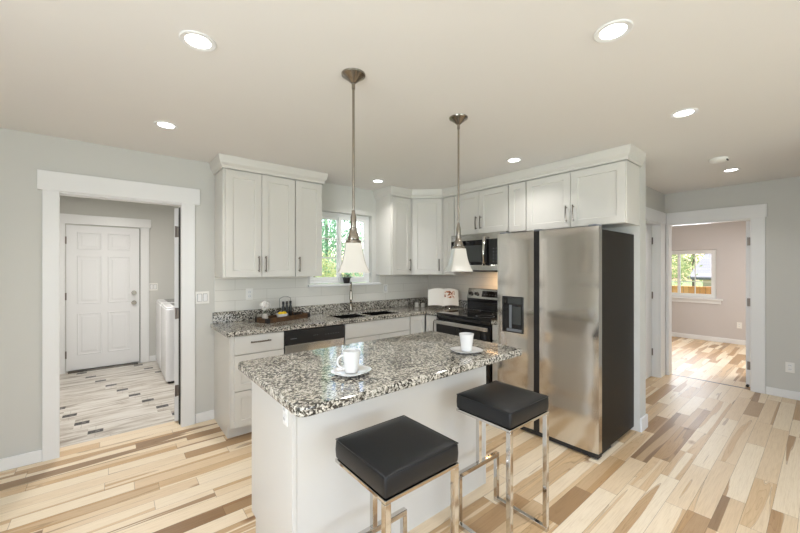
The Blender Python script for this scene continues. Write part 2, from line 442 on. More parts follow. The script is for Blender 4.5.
        if bevel:
            m = o.modifiers.new('bevel', 'BEVEL'); m.width = bevel; m.segments = seg; m.limit_method = 'ANGLE'; m.angle_limit = R(40)
        if sub:
            m = o.modifiers.new('sub', 'SUBSURF'); m.levels = sub; m.render_levels = sub
        return o
def tag(o, label=None, cat=None, group=None, kind=None):
    if label: o['label'] = label
    if cat: o['category'] = cat
    if group: o['group'] = group
    if kind: o['kind'] = kind
    return o
def thing(name, label, cat, loc, group=None):
    o = bpy.data.objects.new(name, None); C.objects.link(o); o.location = loc; o.empty_display_size = 0.1
    return tag(o, label, cat, group)
def struct(o): o['kind'] = 'structure'; return o
def XY(x, y, z): return (x, y, z)

# ------------------------------------------------------------------ setting
H = 2.44; YB = 3.72; XR = 3.58
struct(MB().box(-2.0, 5.85, -3.5, 3.90, -0.05, 0).build('floor', 'wood_floor'))
struct(MB().box(5.85, 9.3, -2.0, 3.5, -0.05, 0.0).build('floor_far_room', 'wood_floor'))
struct(MB().box(-1.0, 1.4, 3.90, 6.75, -0.05, 0.0).build('floor_laundry', 'laundry_tile'))
struct(MB().box(-2.2, 9.4, -3.7, 3.855, H, H+0.1).build('ceiling', 'ceiling_paint'))
struct(MB().box(-1.1, 1.5, 3.86, 6.8, H, H+0.1).build('ceiling_laundry', 'ceiling_paint'))
# back wall with doorway and window
DX0, DX1, DH = -0.355, 0.495, 2.035
WX0, WX1, WZ0, WZ1 = 1.725, 2.575, 1.245, 2.11
us = [-2.12, DX0, DX1, WX0, WX1, 3.75]; vs = [0, WZ0, DH, WZ1, H]
def bf(i, j):
    if i == 1 and j <= 1: return False
    if i == 3 and j in (1, 2): return False
    return True
struct(MB().cells(us, vs, bf, YB, YB+0.115, lambda u, v, w_: (u, w_, v)).build('wall_back', 'wall_paint'))
struct(MB().box(XR, XR+0.155, 1.045, YB, 0, H).build('wall_kitchen_right', 'wall_paint'))
struct(MB().cells([-3.6, -1.5, 1.1, 3.72], [0, 0.55, 2.3, H], lambda i, j: not (i == 1 and j == 1), -2.12, -2.0, lambda u, v, w_: (w_, u, v)).build('wall_left', 'wall_paint'))
struct(MB().cells([-2.12, -0.95, 2.75, 6.0], [0, 0.3, 2.3, H], lambda i, j: not (i == 1 and j == 1), -3.6, -3.5, lambda u, v, w_: (u, w_, v)).build('wall_rear', 'wall_paint'))
# hall back wall (Y=1.4) with door opening
HX0, HX1 = 4.76, 5.555; HD = 2.03
struct(MB().cells([3.737, HX0, HX1, 5.78], [0, HD, H], lambda i, j: not (i == 1 and j == 0), 1.40, 1.52, lambda u, v, w_: (u, w_, v)).build('wall_hall', 'wall_paint'))
# right wall X=5.78
OY0, OY1 = 0.556, 1.366
struct(MB().cells([-3.5, OY0, OY1, 3.5], [0, HD, H], lambda i, j: not (i == 1 and j == 0), 5.78, 5.90, lambda u, v, w_: (w_, u, v)).build('wall_right', 'wall_paint'))
struct(MB().box(3.9, 5.78, -0.42, -0.30, 0, H).build('wall_light_block', 'wall_paint'))  # unseen wall added to keep the fill light off the right wall
# far room
FX = 9.1; FY0, FY1, FZ0, FZ1 = 1.375, 2.565, 0.835, 1.80
struct(MB().cells([-2.1, FY0, FY1, 3.6], [0, FZ0, FZ1, H], lambda i, j: not (i == 1 and j == 1), FX, FX+0.15, lambda u, v, w_: (w_, u, v)).build('wall_far_room', 'far_wall_paint'))
struct(MB().box(5.90, FX, -2.1, -2.0, 0, H).build('wall_far_room_near', 'far_wall_paint'))
struct(MB().box(5.90, FX, 3.5, 3.6, 0, H).build('wall_far_room_end', 'far_wall_paint'))
# laundry
LY = 6.6
struct(MB().box(-1.1, 1.5, LY, LY+0.12, 0, H).build('wall_laundry_back', 'wall_paint'))
struct(MB().box(-1.1, -1.0, YB+0.13, LY, 0, H).build('wall_laundry_left', 'wall_paint'))
struct(MB().box(1.32, 1.45, YB+0.13, LY, 0, H).build('wall_laundry_right', 'wall_paint'))

# baseboards
def base(name, x0, x1, y0, y1): struct(MB().box(x0, x1, y0, y1, 0.0, 0.09).build(name, 'trim_paint', bevel=0.006))
base('baseboard_back_left', -2.0, -0.411, YB-0.015, YB)
base('baseboard_back_mid', 0.586, 0.745, YB-0.015, YB)
base('baseboard_right', 5.765, 5.78, -0.30, 0.448)
base('baseboard_hall', 3.75, 4.70, 1.385, 1.40)
struct(MB().cells([XR-0.0, XR+0.155, XR+0.17], [1.03, 1.045, 1.40], lambda i, j: not (i == 0 and j == 1), 0, 0.12, XY).build('baseboard_stub', 'trim_paint', bevel=0.004))
base('baseboard_far_room', FX-0.015, FX, -2.0, 3.5)
base('baseboard_laundry', 0.424, 1.32, LY-0.015, LY)
base('baseboard_laundry_side', -1.0, -0.985, YB+0.13, LY)

# kitchen doorway casing (craftsman head)
t1 = MB().box(-0.411, -0.318, YB-0.02, YB, 0, DH)
t1.box(0.475, 0.583, YB-0.02, YB, 0, DH)
t1.box(-0.437, 0.622, YB-0.028, YB, DH-0.008, DH+0.137)
struct(t1.build('trim_1', 'trim_paint', bevel=0.003))
t1 = MB().box(DX0-0.001, DX0+0.018, YB, YB+0.115, 0, DH-0.002)
t1.box(DX1-0.018, DX1+0.001, YB, YB+0.115, 0, DH-0.002)
t1.box(DX0+0.019, DX1-0.019, YB, YB+0.115, DH-0.02, DH)
struct(t1.build('trim_2', 'trim_paint', bevel=0.002))
# hall corner trims
t1 = MB().box(HX0-0.11, HX0+0.004, 1.382, 1.40, 0, HD).box(HX1-0.004, 5.758, 1.382, 1.40, 0, HD)
t1.box(HX0-0.14, 5.754, 1.374, 1.40, HD-0.006, HD+0.145)
struct(t1.build('trim_3', 'trim_paint', bevel=0.003))
t1 = MB().box(HX1-0.018, HX1+0.001, 1.40, 1.52, 0, HD-0.002).box(HX0-0.001, HX0+0.018, 1.40, 1.52, 0, HD-0.002).box(HX0+0.019, HX1-0.019, 1.40, 1.52, HD-0.02, HD)
struct(t1.build('trim_4', 'trim_paint', bevel=0.002))
t1 = MB().box(5.762, 5.78, OY1-0.020, 1.381, 0, HD).box(5.762, 5.78, OY0-0.105, OY0+0.004, 0, HD)
t1.box(5.754, 5.78, OY0-0.12, 1.373, HD-0.006, HD+0.145)
struct(t1.build('trim_5', 'trim_paint', bevel=0.003))
t1 = MB().box(5.78, 5.90, OY1-0.018, OY1+0.001, 0, HD-0.002).box(5.78, 5.90, OY0-0.001, OY0+0.018, 0, HD-0.002).box(5.78, 5.90, OY0+0.019, OY1-0.019, HD-0.02, HD)
struct(t1.build('trim_6', 'trim_paint', bevel=0.002))
struct(MB().box(5.835, 5.86, OY0+0.019, OY1-0.031, 0, 0.003).build('trim_threshold_far', 'bronze_hinge'))
# laundry exterior door casing
LX0, LX1, LH = -0.500, 0.303, 2.04
t1 = MB().box(LX0-0.12, LX0-0.012, LY-0.02, LY, 0, LH+0.01).box(LX1+0.012, LX1+0.12, LY-0.02, LY, 0, LH+0.01).box(LX0-0.15, LX1+0.145, LY-0.03, LY, LH+0.008, LH+0.14)
struct(t1.build('trim_7', 'trim_paint', bevel=0.003))

def hinge(parent, name_z, x, y, dx, dy):
    for z in name_z:
        m = MB().box(x-dx, x+dx, y-dy, y+dy, z-0.05, z+0.05); m.cyl((x-dx*0, y-dy, z-0.052), (x, y-dy, z+0.052), 0.006, n=10)
        m.build('hinge', 'bronze_hinge', parent, bevel=0.002)

# open slab door in laundry doorway (opened inward past square)
d1 = thing('door_1', None, None, (DX1-0.024, YB+0.125, 0)); d1['kind'] = 'structure'
dirv = Vector((math.sin(R(8.5)), math.cos(R(8.5)), 0)); nrm = Vector((-math.cos(R(8.5)), math.sin(R(8.5)), 0))
frd = Fr((0.473, YB+0.128, 0), dirv, nrm)
MB().box(0, 0.72, 0, 0.035, 0.012, 2.0, frd).build('door_panel', 'door_paint', d1, bevel=0.002)
for z in (0.30, 1.02, 1.78):
    MB().box(-0.012, 0.004, -0.004, 0.022, z-0.05, z+0.05, frd).cyl(frd.p(-0.012, 0.024, z-0.052), frd.p(-0.012, 0.024, z+0.052), 0.007, n=10).build('hinge', 'bronze_hinge', d1, bevel=0.002)

MB().box(0.4690, 0.4765, YB+0.055, YB+0.112, 0.001, 2.0).build('weather_strip_or_gap_shade', 'black_matte', d1)  # black strip standing in for the shadow between door edge and jamb
# exterior six panel door
d2 = thing('door_2', None, None, (LX0, LY-0.01, 0)); d2['kind'] = 'structure'
frx = Fr((LX0, LY-0.004, 0), (1, 0, 0), (0, -1, 0))
W = LX1-LX0
m = MB().box(0, W, 0.0, 0.012, 0.03, LH-0.01, frx)
cols = [(0.12, W/2-0.045), (W/2+0.045, W-0.12)]
for (a, b) in cols:
    for (z0, z1) in ((0.24, 0.80), (0.95, 1.60), (1.71, 1.93)):
        # moulded raised field with groove
        for k, (ins, d) in enumerate(((0, 0.0165), (0.03, 0.0185))):
            pass
        O = [(a, z0), (b, z0), (b, z1), (a, z1)]
        def rect(i, d): return [m.bm.verts.new(frx.p(q[0]+(i if q[0] == a else -i), d, q[1]+(i if q[1] == z0 else -i))) for q in O]
        r0 = rect(-0.012, 0.0122); r1 = rect(-0.002, 0.018); r2 = rect(0.008, 0.0125); r3 = rect(0.03, 0.0125); r4 = rect(0.045, 0.017)
        for P_, Q_ in ((r0, r1), (r1, r2), (r2, r3), (r3, r4)):
            for k in range(4): m.bm.faces.new((P_[k], P_[(k+1) % 4], Q_[(k+1) % 4], Q_[k]))
        m.bm.faces.new(r4)
m.build('door_panel', 'door_paint', d2)
MB().box(0.02, W-0.02, 0.0, 0.06, 0.0, 0.022, frx).build('door_sill', 'dark_nickel', d2)
for z in (1.07, 0.92):
    MB().cyl(frx.p(W-0.065, 0.012, z), frx.p(W-0.065, 0.02, z), 0.032).cyl(frx.p(W-0.065, 0.02, z), frx.p(W-0.065, 0.045, z), 0.012).cyl(frx.p(W-0.065, 0.045, z), frx.p(W-0.065, 0.07, z), 0.027, 0.022).build('door_knob' if z < 1 else 'deadbolt', 'nickel', d2, smooth=True)
for z in (0.25, 1.05, 1.82):
    MB().box(-0.012, 0.004, 0.0, 0.016, z-0.05, z+0.05, frx).build('hinge', 'bronze_hinge', d2)
MB().box(0.0, 0.006, 0.002, 0.014, 0.03, LH-0.01, Fr((LX1+0.002, LY-0.004, 0), (1, 0, 0), (0, -1, 0))).build('weather_strip_or_gap_shade', 'black_matte', d2)

# hall door, shut, set back in its jamb
d3 = thing('door_3', None, None, (HX0+0.02, 1.475, 0)); d3['kind'] = 'structure'
MB().box(HX0+0.022, HX1-0.032, 1.478, 1.512, 0.012, HD-0.024).build('door_panel', 'door_paint', d3, bevel=0.002)
for z in (0.33, 1.08, 1.80):
    MB().box(HX1-0.034, HX1-0.020, 1.466, 1.478, z-0.045, z+0.045).build('hinge', 'bronze_hinge', d3)
# bedroom door opened into far room
d4 = thing('door_4', None, None, (5.915, 0.6, 0)); d4['kind'] = 'structure'
MB().box(5.906, 6.62, 0.590, 0.625, 0.012, 2.005).build('door_panel', 'door_paint', d4, bevel=0.002)
for z in (0.27, 1.03, 1.76):
    MB().box(5.885, 5.9055, 0.586, 0.612, z-0.048, z+0.048).build('hinge', 'bronze_hinge', d4)
MB().cyl((5.86, 0.608, 0.03), (5.905, 0.608, 0.03), 0.014).build('door_stop', 'black_matte', d4)

# ------------------------------------------------------------------ windows
wd = thing('window_1', None, None, (WX0, YB+0.09, WZ0)); wd['kind'] = 'structure'
y0, y1 = YB+0.065, YB+0.12
m = MB().cells([WX0+0.001, WX0+0.045, WX1-0.045, WX1-0.001], [WZ0+0.012, WZ0+0.05, WZ1-0.045, WZ1-0.001], lambda i, j: not (i == 1 and j == 1), y0, y1, lambda u, v, w_: (u, w_, v))
m.build('window_frame', 'vinyl', wd, bevel=0.003)
mid = 2.14
def sash(x0, x1, yy, parent, z0, z1, s=0.035, bars=2, vert=False):
    MB().cells([x0, x0+s, x1-s, x1], [z0, z0+s, z1-s, z1], lambda i, j: not (i == 1 and j == 1), yy, yy+0.03, lambda u, v, w_: (u, w_, v)).build('sash', 'vinyl', parent, bevel=0.002)
    m = MB()
    for k in range(bars):
        z = z0+s+(z1-z0-2*s)*(k+1)/(bars+1); m.box(x0+s-0.002, x1-s+0.002, yy+0.008, yy+0.02, z-0.008, z+0.008)
    if vert: m.box((x0+x1)/2-0.008, (x0+x1)/2+0.008, yy+0.0085, yy+0.0195, z0+s, z1-s)
    m.build('window_grille', 'vinyl', parent)
    MB().box(x0+s-0.003, x1-s+0.003, yy+0.021, yy+0.025, z0+s-0.003, z1-s+0.003).build('pane', 'window_glass', parent)
sash(WX0+0.046, mid+0.02, YB+0.088, wd, WZ0+0.051, WZ1-0.046)
sash(mid-0.012, WX1-0.046, YB+0.05, wd, WZ0+0.051, WZ1-0.046)
struct(MB().box(WX0-0.03, WX1+0.12, YB-0.045, YB-0.001, WZ0-0.018, WZ0+0.009).box(WX0+0.002, WX1-0.002, YB-0.001, YB+0.064, WZ0+0.0015, WZ0+0.009).build('trim_window_sill', 'trim_paint', bevel=0.004))
# far room window
w2 = thing('window_2', None, None, (FX+0.05, FY0, FZ0)); w2['kind'] = 'structure'
xw = lambda u, v, w_: (w_, u, v)
MB().cells([FY0+0.001, FY0+0.045, FY1-0.045, FY1-0.001], [FZ0+0.001, FZ0+0.045, FZ1-0.045, FZ1-0.001], lambda i, j: not (i == 1 and j == 1), FX+0.03, FX+0.10, xw).build('window_frame', 'vinyl', w2)
fm = (FY0+FY1)/2
for a, b, xx in ((FY0+0.046, fm+0.02, FX+0.04), (fm-0.02, FY1-0.046, FX+0.068)):
    s = 0.035; z0, z1 = FZ0+0.046, FZ1-0.046
    MB().cells([a, a+s, b-s, b], [z0, z0+s, z1-s, z1], lambda i, j: not (i == 1 and j == 1), xx, xx+0.026, xw).build('sash', 'vinyl', w2)
    m = MB()
    m.box(xx+0.008, xx+0.018, a+s, b-s, z0+0.27, z0+0.286)
    m.box(xx+0.009, xx+0.017, (a+b)/2-0.008, (a+b)/2+0.008, z0+s, z1-s)
    m.build('window_grille', 'vinyl', w2)
    MB().box(xx+0.019, xx+0.023, a+s-0.002, b-s+0.002, z0+s-0.002, z1-s+0.002).build('pane', 'window_glass', w2)
struct(MB().box(FX-0.05, FX-0.001, FY0-0.10, FY1+0.1, FZ0-0.03, FZ0-0.002).box(FX-0.018, FX-0.001, FY0-0.07, FY1+0.07, FZ0-0.10, FZ0-0.031).build('trim_far_sill', 'trim_paint', bevel=0.003))
# unseen rear and left windows behind the camera, added for light
for nm, cells_, pane in (('window_added_3', ([-0.95, -0.89, 0.87, 0.93, 2.69, 2.75], [0.3, 0.36, 2.24, 2.3], -3.57, -3.52, lambda u, v, w_: (u, w_, v)), (-0.9, 2.7, -3.55, -3.545, 0.35, 2.25)),
                     ('window_added_4', ([-1.5, -1.44, -0.23, -0.17, 1.04, 1.1], [0.55, 0.61, 2.24, 2.3], -2.09, -2.04, lambda u, v, w_: (w_, u, v)), (-2.07, -2.065, -1.45, 1.05, 0.6, 2.25))):
    q = thing(nm, None, None, (pane[0], pane[2], pane[4])); q['kind'] = 'structure'
    MB().cells(cells_[0], cells_[1], lambda i, j: not (i in (1, 3) and j == 1), *cells_[2:]).build('window_frame', 'vinyl', q)  # frame of the added unseen window
    MB().box(*pane).build('pane', 'window_glass', q)  # pane of the added unseen window

# ------------------------------------------------------------------ backsplash and plates
bs = MB().cells([0.748, WX0-0.031, WX1+0.121, XR-0.008], [1.018, WZ0-0.02, 1.354], lambda i, j: not (i == 1 and j == 1), YB-0.007, YB-0.0005, lambda u, v, w_: (u, w_, v))
tag(bs.build('tile_backsplash', 'tile_back'), 'white horizontal tile backsplash on the window wall behind the sink', 'backsplash')
m = MB().cells([2.03, 2.144, 2.908, 3.10, YB-0.008], [1.018, 1.354, 1.40, 1.80], lambda i, j: (j == 0) or (i == 1 and j == 1) or (i == 0), XR-0.007, XR-0.0005, lambda u, v, w_: (w_, u, v))
tag(m.build('tile_backsplash', 'tile_side'), 'white tile backsplash on the side wall behind the range', 'backsplash')
def plate(fr, u, z, kind, label, w_=0.07, h=0.115, n=1):
    t = thing('outlet' if kind == 'o' else 'light_switch', label, 'outlet' if kind == 'o' else 'light switch', fr.p(u, 0, z))
    MB().box(u-w_/2, u+w_/2, 0.0005, 0.006, z-h/2, z+h/2, fr).build('cover_plate', 'plate_white', t, bevel=0.002)
    if kind == 'o':
        for dz in (-0.021, 0.021):
            r = MB().box(u-0.016, u+0.016, 0.006, 0.0085, z+dz-0.015, z+dz+0.015, fr).build('receptacle', 'vinyl', t, bevel=0.003)
            MB().box(u-0.008, u-0.0055, 0.0085, 0.009, z+dz-0.006, z+dz+0.006, fr).box(u+0.0055, u+0.008, 0.0085, 0.009, z+dz-0.006, z+dz+0.006, fr).build('slot', 'black_matte', r)
    else:
        for k in range(n):
            uu = u+(k-(n-1)/2)*0.046
            MB().box(uu-0.0185, uu+0.0185, 0.0061, 0.0072, z-0.0355, z+0.0355, fr).build('rocker_gap', 'grey_plastic', t)
            MB().box(uu-0.016, uu+0.016, 0.0073, 0.011, z-0.033, z+0.033, fr).build('rocker', 'vinyl', t, bevel=0.002)
frB = Fr((0, YB, 0), (1, 0, 0), (0, -1, 0)); frBt = Fr((0, YB-0.0075, 0), (1, 0, 0), (0, -1, 0))
plate(frB, 0.645, 1.165, 's', 'white double rocker switch on grey wall between doorway and cabinets', 0.115, 0.115, 2)
plate(frBt, 1.065, 1.178, 'o', 'white outlet on the tile above the wooden tray')
plate(frBt, 2.79, 1.17, 's', 'white single switch on the tile right of the kitchen window', 0.07, 0.115, 1)
plate(Fr((0, LY, 0), (1, 0, 0), (0, -1, 0)), 0.475, 1.15, 's', 'white double switch on laundry wall right of the panelled door', 0.115, 0.115, 2)
frH = Fr((5.78, 0, 0), (0, -1, 0), (-1, 0, 0))
plate(frH, -0.263, 0.345, 'o', 'white outlet low on grey wall right of the bedroom doorway')
plate(Fr((FX, 0, 0), (0, -1, 0), (-1, 0, 0)), -1.05, 0.36, 'o', 'white outlet low on far room wall below the window')

# ------------------------------------------------------------------ cabinets
def pull_v(fr, u, z0, z1, d, parent, mat='dark_nickel'):
    m = MB(); zc = (z0+z1)/2
    m.tube([fr.p(u, d+0.028, z0), fr.p(u, d+0.030, z0+0.03), fr.p(u, d+0.033, zc), fr.p(u, d+0.030, z1-0.03), fr.p(u, d+0.028, z1)], 0.006, 8)
    for z in (z0+0.014, z1-0.014): m.cyl(fr.p(u, d, z), fr.p(u, d+0.028, z), 0.005, n=8)
    m.build('handle', mat, parent, smooth=True)
def pull_h(fr, u0, u1, z, d, parent, mat='dark_nickel'):
    m = MB(); m.tube([fr.p(u0, d+0.028, z), fr.p((u0+u1)/2, d+0.032, z), fr.p(u1, d+0.028, z)], 0.006, 8)
    for u in (u0+0.014, u1-0.014): m.cyl(fr.p(u, d, z), fr.p(u, d+0.028, z), 0.005, n=8)
    m.build('handle', mat, parent, smooth=True)
G = 0.0015
def upper(fr, u0, u1, z0, z1, depth, doors, label, group=None):
    """doors: list of (a,b,handle side or None)"""
    t = thing('wall_cabinet', label, 'cabinet', fr.p((u0+u1)/2, -depth/2, z0), group)
    MB().box(u0+G/2, u1-G/2, -depth, 0, z0, z1, fr).build('body', 'cabinet_paint', t, bevel=0.0015)
    for a, b, hs in doors:
        dr = MB().shaker(fr, a+0.002, b-0.002, z0+0.003, z1-0.012, 0.001).build('door', 'cabinet_paint', t, bevel=0.0012)
        if hs:
            u = a+0.032 if hs == 'l' else b-0.032
            pull_v(fr, u, z0+0.05, z0+0.20, 0.021, dr)
    return t
UT = 2.335; UB = 1.355
frU = Fr((0, YB-0.312, 0), (1, 0, 0), (0, -1, 0))
upper(frU, 0.750, 1.412, UB, UT, 0.311, [(0.768, 1.085, 'r'), (1.085, 1.410, 'l')], 'white shaker wall cabinet with two doors, left of the window')
upper(frU, 1.413, 1.712, UB, UT, 0.311, [(1.418, 1.708, 'l')], 'white single door wall cabinet beside the window, on its left')
upper(frU, 2.640, 2.965, UB, UT, 0.311, [(2.652, 2.958, 'r')], 'white single door wall cabinet on the right of the window')
frS = Fr((XR-0.312, 0, 0), (0, -1, 0), (-1, 0, 0))   # u = -y
upper(frS, -3.105, -2.915, UB, UT, 0.311, [(-3.100, -2.920, 'r')], 'narrow white wall cabinet between corner cabinet and microwave')
upper(frS, -2.913, -2.150, 1.835, UT, 0.311, [(-2.905, -2.535, 'r'), (-2.535, -2.155, 'l')], 'short white two door cabinet above the microwave')
upper(frS, -2.148, -1.945, 1.82, UT, 0.311, [(-2.146, -1.947, None)], 'slim white filler cabinet front between microwave and refrigerator cabinets')
upper(frS, -1.943, -1.046, 1.815, UT, 0.311, [(-1.940, -1.497, 'r'), (-1.497, -1.050, 'l')], 'wide white two door cabinet above the refrigerator')
# diagonal corner cabinet
c1 = Vector((2.967, YB-0.312, 0)); c2 = Vector((XR-0.312, 3.107, 0))
t = thing('corner_cabinet', 'white diagonal corner wall cabinet with one tall door', 'cabinet', (3.3, 3.45, UB))
MB().prism([(c1.x, c1.y), (c2.x, c2.y), (XR-0.009, 3.107), (XR-0.009, YB-0.009), (c1.x, YB-0.009)], UB, UT).build('body', 'cabinet_paint', t, bevel=0.0015)
dv = (c2-c1); Ld = dv.length; frC = Fr(c1, dv, (-1, -1, 0) if True else 0); frC.d = Vector((dv.y, -dv.x, 0)).normalized()
if frC.d.dot(Vector((-1, -1, 0))) < 0: frC.d = -frC.d
dr = MB().shaker(frC, 0.028, Ld-0.028, UB+0.003, UT-0.012, 0.001).build('door', 'cabinet_paint', t, bevel=0.0012)
pull_v(frC, Ld-0.062, UB+0.05, UB+0.2, 0.021, dr)

# crown moulding: swept profile (offset outward, z)
def crown(path, out_sign, label, z0=UT-0.005):
    prof = [(0.0, z0), (0.012, z0), (0.014, z0+0.022), (0.03, z0+0.045), (0.040, z0+0.085), (0.044, H-0.002), (0.0, H-0.002)]
    P = [Vector((x, y)) for x, y in path]; m = MB(); rings = []
    for i, p in enumerate(P):
        ds = []
        if i > 0: ds.append((P[i]-P[i-1]).normalized())
        if i < len(P)-1: ds.append((P[i+1]-P[i]).normalized())
        ns = [Vector((d.y, -d.x))*out_sign for d in ds]
        n = ns[0] if len(ns) == 1 else (ns[0]+ns[1])/(1+ns[0].dot(ns[1]))
        rings.append([m.bm.verts.new((p.x+n.x*o, p.y+n.y*o, z)) for o, z in prof])
    K = len(prof)
    for A_, B_ in zip(rings, rings[1:]):
        for k in range(K):
            j = (k+1) % K; m.bm.faces.new((A_[k], A_[j], B_[j], B_[k]))
    m.bm.faces.new(rings[0]); m.bm.faces.new(rings[-1])
    return tag(m.build('crown_moulding', 'cabinet_paint'), label, 'moulding')
e = 0.022
crown([(0.748, YB-0.001), (0.748, YB-0.312-e), (1.714, YB-0.312-e), (1.714, YB-0.001)], 1, 'white crown moulding above the cabinets left of the window')
k_ = e*math.tan(R(22.5))
crown([(2.638, YB-0.001), (2.638, YB-0.312-e), (c1.x-k_, c1.y-e), (c2.x-e, c2.y-k_), (XR-0.312-e, 1.040), (XR-0.002, 1.040)], 1, 'long white crown moulding running from the window around to the refrigerator cabinet')

# base cabinets
KZ = 0.10; BT = 0.873
frF = Fr((0, 3.142, 0), (1, 0, 0), (0, -1, 0))
def basecab(fr, u0, u1, depth, label, fronts, left_end=False):
    t = thing('base_cabinet', label, 'cabinet', fr.p((u0+u1)/2, -depth/2, 0))
    if 'sink' in label and 'under' in label:
        m = MB().cells([u0+G/2, u0+0.018, u1-0.018, u1-G/2], [-depth, -depth+0.018, -0.018, 0], lambda i, j: not (i == 1 and j == 1), KZ+0.018, BT, lambda u, v, w_: fr.p(u, v, w_))
        m.box(u0+G/2, u1-G/2, -depth, 0, KZ, KZ+0.0175, fr)
    else: m = MB().box(u0+G/2, u1-G/2, -depth, 0, KZ, BT, fr)
    m.build('body', 'cabinet_paint', t, bevel=0.0015)
    MB().box(u0+G/2, u1-G/2, -depth, -0.07 if not left_end else -0.075, 0.0, KZ-0.0005, fr).build('toe_kick', 'cabinet_paint', t)
    for kind, a, b, z0, z1, h in fronts:
        if kind == 'slab': o = MB().box(a+0.002, b-0.002, 0.001, 0.021, z0, z1, fr).build('drawer', 'cabinet_paint', t, bevel=0.002)
        else: o = MB().shaker(fr, a+0.002, b-0.002, z0, z1, 0.001, rail=0.055).build('door' if kind == 'door' else 'drawer', 'cabinet_paint', t, bevel=0.0012)
        if h == 'h':
            c = (a+b)/2; pull_h(fr, c-0.085, c+0.085, (z0+z1)/2+0.02 if kind == 'slab' else z1-0.0, 0.021, o)
        elif h == 'l': pull_v(fr, a+0.03, z1-0.2, z1-0.05, 0.021, o)
        elif h == 'r': pull_v(fr, b-0.03, z1-0.2, z1-0.05, 0.021, o)
    return t
basecab(frF, 0.752, 1.200, 0.575, 'white base cabinet with three drawers at the left end of the counter',
        [('slab', 0.775, 1.197, 0.715, 0.868, 'h'), ('dr', 0.775, 1.197, 0.410, 0.708, None), ('dr', 0.775, 1.197, 0.106, 0.403, None)])
basecab(frF, 1.822, 2.708, 0.575, 'white sink base cabinet with a false drawer front under the sink',
        [('slab', 1.830, 2.700, 0.715, 0.868, None), ('door', 1.830, 2.265, 0.106, 0.708, 'r'), ('door', 2.265, 2.700, 0.106, 0.708, 'l')])
basecab(frF, 2.710, 2.952, 0.575, 'narrow white base cabinet door in the corner right of the sink', [('door', 2.716, 2.948, 0.106, 0.868, None)])
frG = Fr((2.976, 0, 0), (0, -1, 0), (-1, 0, 0))
basecab(frG, -3.118, -2.914, 0.60, 'narrow white base cabinet left of the range with vertical handle', [('door', -3.112, -2.918, 0.106, 0.868, 'r')])
basecab(frG, -2.144, -2.032, 0.60, 'very slim white base cabinet squeezed between range and refrigerator', [('slab', -2.142, -2.034, 0.715, 0.868, None), ('slab', -2.142, -2.034, 0.106, 0.705, None)])
# left end side panel with toe notch is the body itself; add end skin
tag(MB().cells([3.142-0.0, 3.215, 3.717], [0.0, 0.10, BT], lambda i, j: not (i == 0 and j == 0), 0.745, 0.7515, lambda u, v, w_: (w_, u, v)).build('end_panel', 'cabinet_paint', bevel=0.001), 'white flat end panel on the left side of the drawer cabinet', 'cabinet panel')

# ------------------------------------------------------------------ countertops
CZ0, CZ1 = 0.875, 0.914
SX0, SX1, SY0, SY1 = 1.845, 2.640, 3.200, 3.535; SM = 2.215
us = [0.712, SX0, SM-0.012, SM+0.012, SX1, 2.935, XR-0.001]; vs = [2.912, 3.098, SY0, SY1, YB-0.001]
def cf(i, j):
    if j == 0: return i == 5
    if j == 2 and i in (1, 3): return False
    return True
ct = thing('granite_countertop', 'speckled black and cream granite L-shaped countertop holding the sink', 'countertop', (0.712, 3.098, CZ0))
MB().cells(us, vs, cf, CZ0, CZ1, XY).build('slab', 'granite', ct, bevel=0.007, seg=3)
MB().cells([0.73, XR-0.021, XR-0.001], [2.912, YB-0.021, YB-0.001], lambda i, j: i == 1 or j == 1, CZ1+0.0005, 1.016, XY).build('upstand', 'granite', ct, bevel=0.003)
ct2 = thing('granite_countertop', 'tiny strip of speckled granite between range and refrigerator', 'countertop', (2.95, 2.03, CZ0))
MB().box(2.935, XR-0.001, 2.032, 2.144, CZ0, CZ1).build('slab', 'granite', ct2, bevel=0.007, seg=3)
MB().box(XR-0.021, XR-0.001, 2.032, 2.144, CZ1+0.0005, 1.016).build('upstand', 'granite', ct2)

# sink
sk = thing('double_sink', 'undermount stainless double bowl sink set in the granite', 'sink', ((SX0+SX1)/2, (SY0+SY1)/2, 0.68))
for a, b in ((SX0, SM-0.012), (SM+0.012, SX1)):
    m = MB(); i = 0.002
    def ring(o_, z): return [m.bm.verts.new(p) for p in ((a+o_, SY0+o_, z), (b-o_, SY0+o_, z), (b-o_, SY1-o_, z), (a+o_, SY1-o_, z))]
    rs = [ring(0.0005, 0.9), ring(0.0005, 0.872), ring(0.004, 0.74), ring(0.03, 0.70), ring(0.05, 0.697)]
    for A_, B_ in zip(rs, rs[1:]):
        for k in range(4): m.bm.faces.new((A_[k], A_[(k+1) % 4], B_[(k+1) % 4], B_[k]))
    m.bm.faces.new(rs[-1]); o = m.build('bowl', 'sink_steel', sk)
    so_ = o.modifiers.new('s', 'SOLIDIFY'); so_.thickness = 0.0015; so_.offset = -1
    MB().cyl(((a+b)/2, (SY0+SY1)/2, 0.698), ((a+b)/2, (SY0+SY1)/2, 0.702), 0.04).build('drain', 'nickel', o)
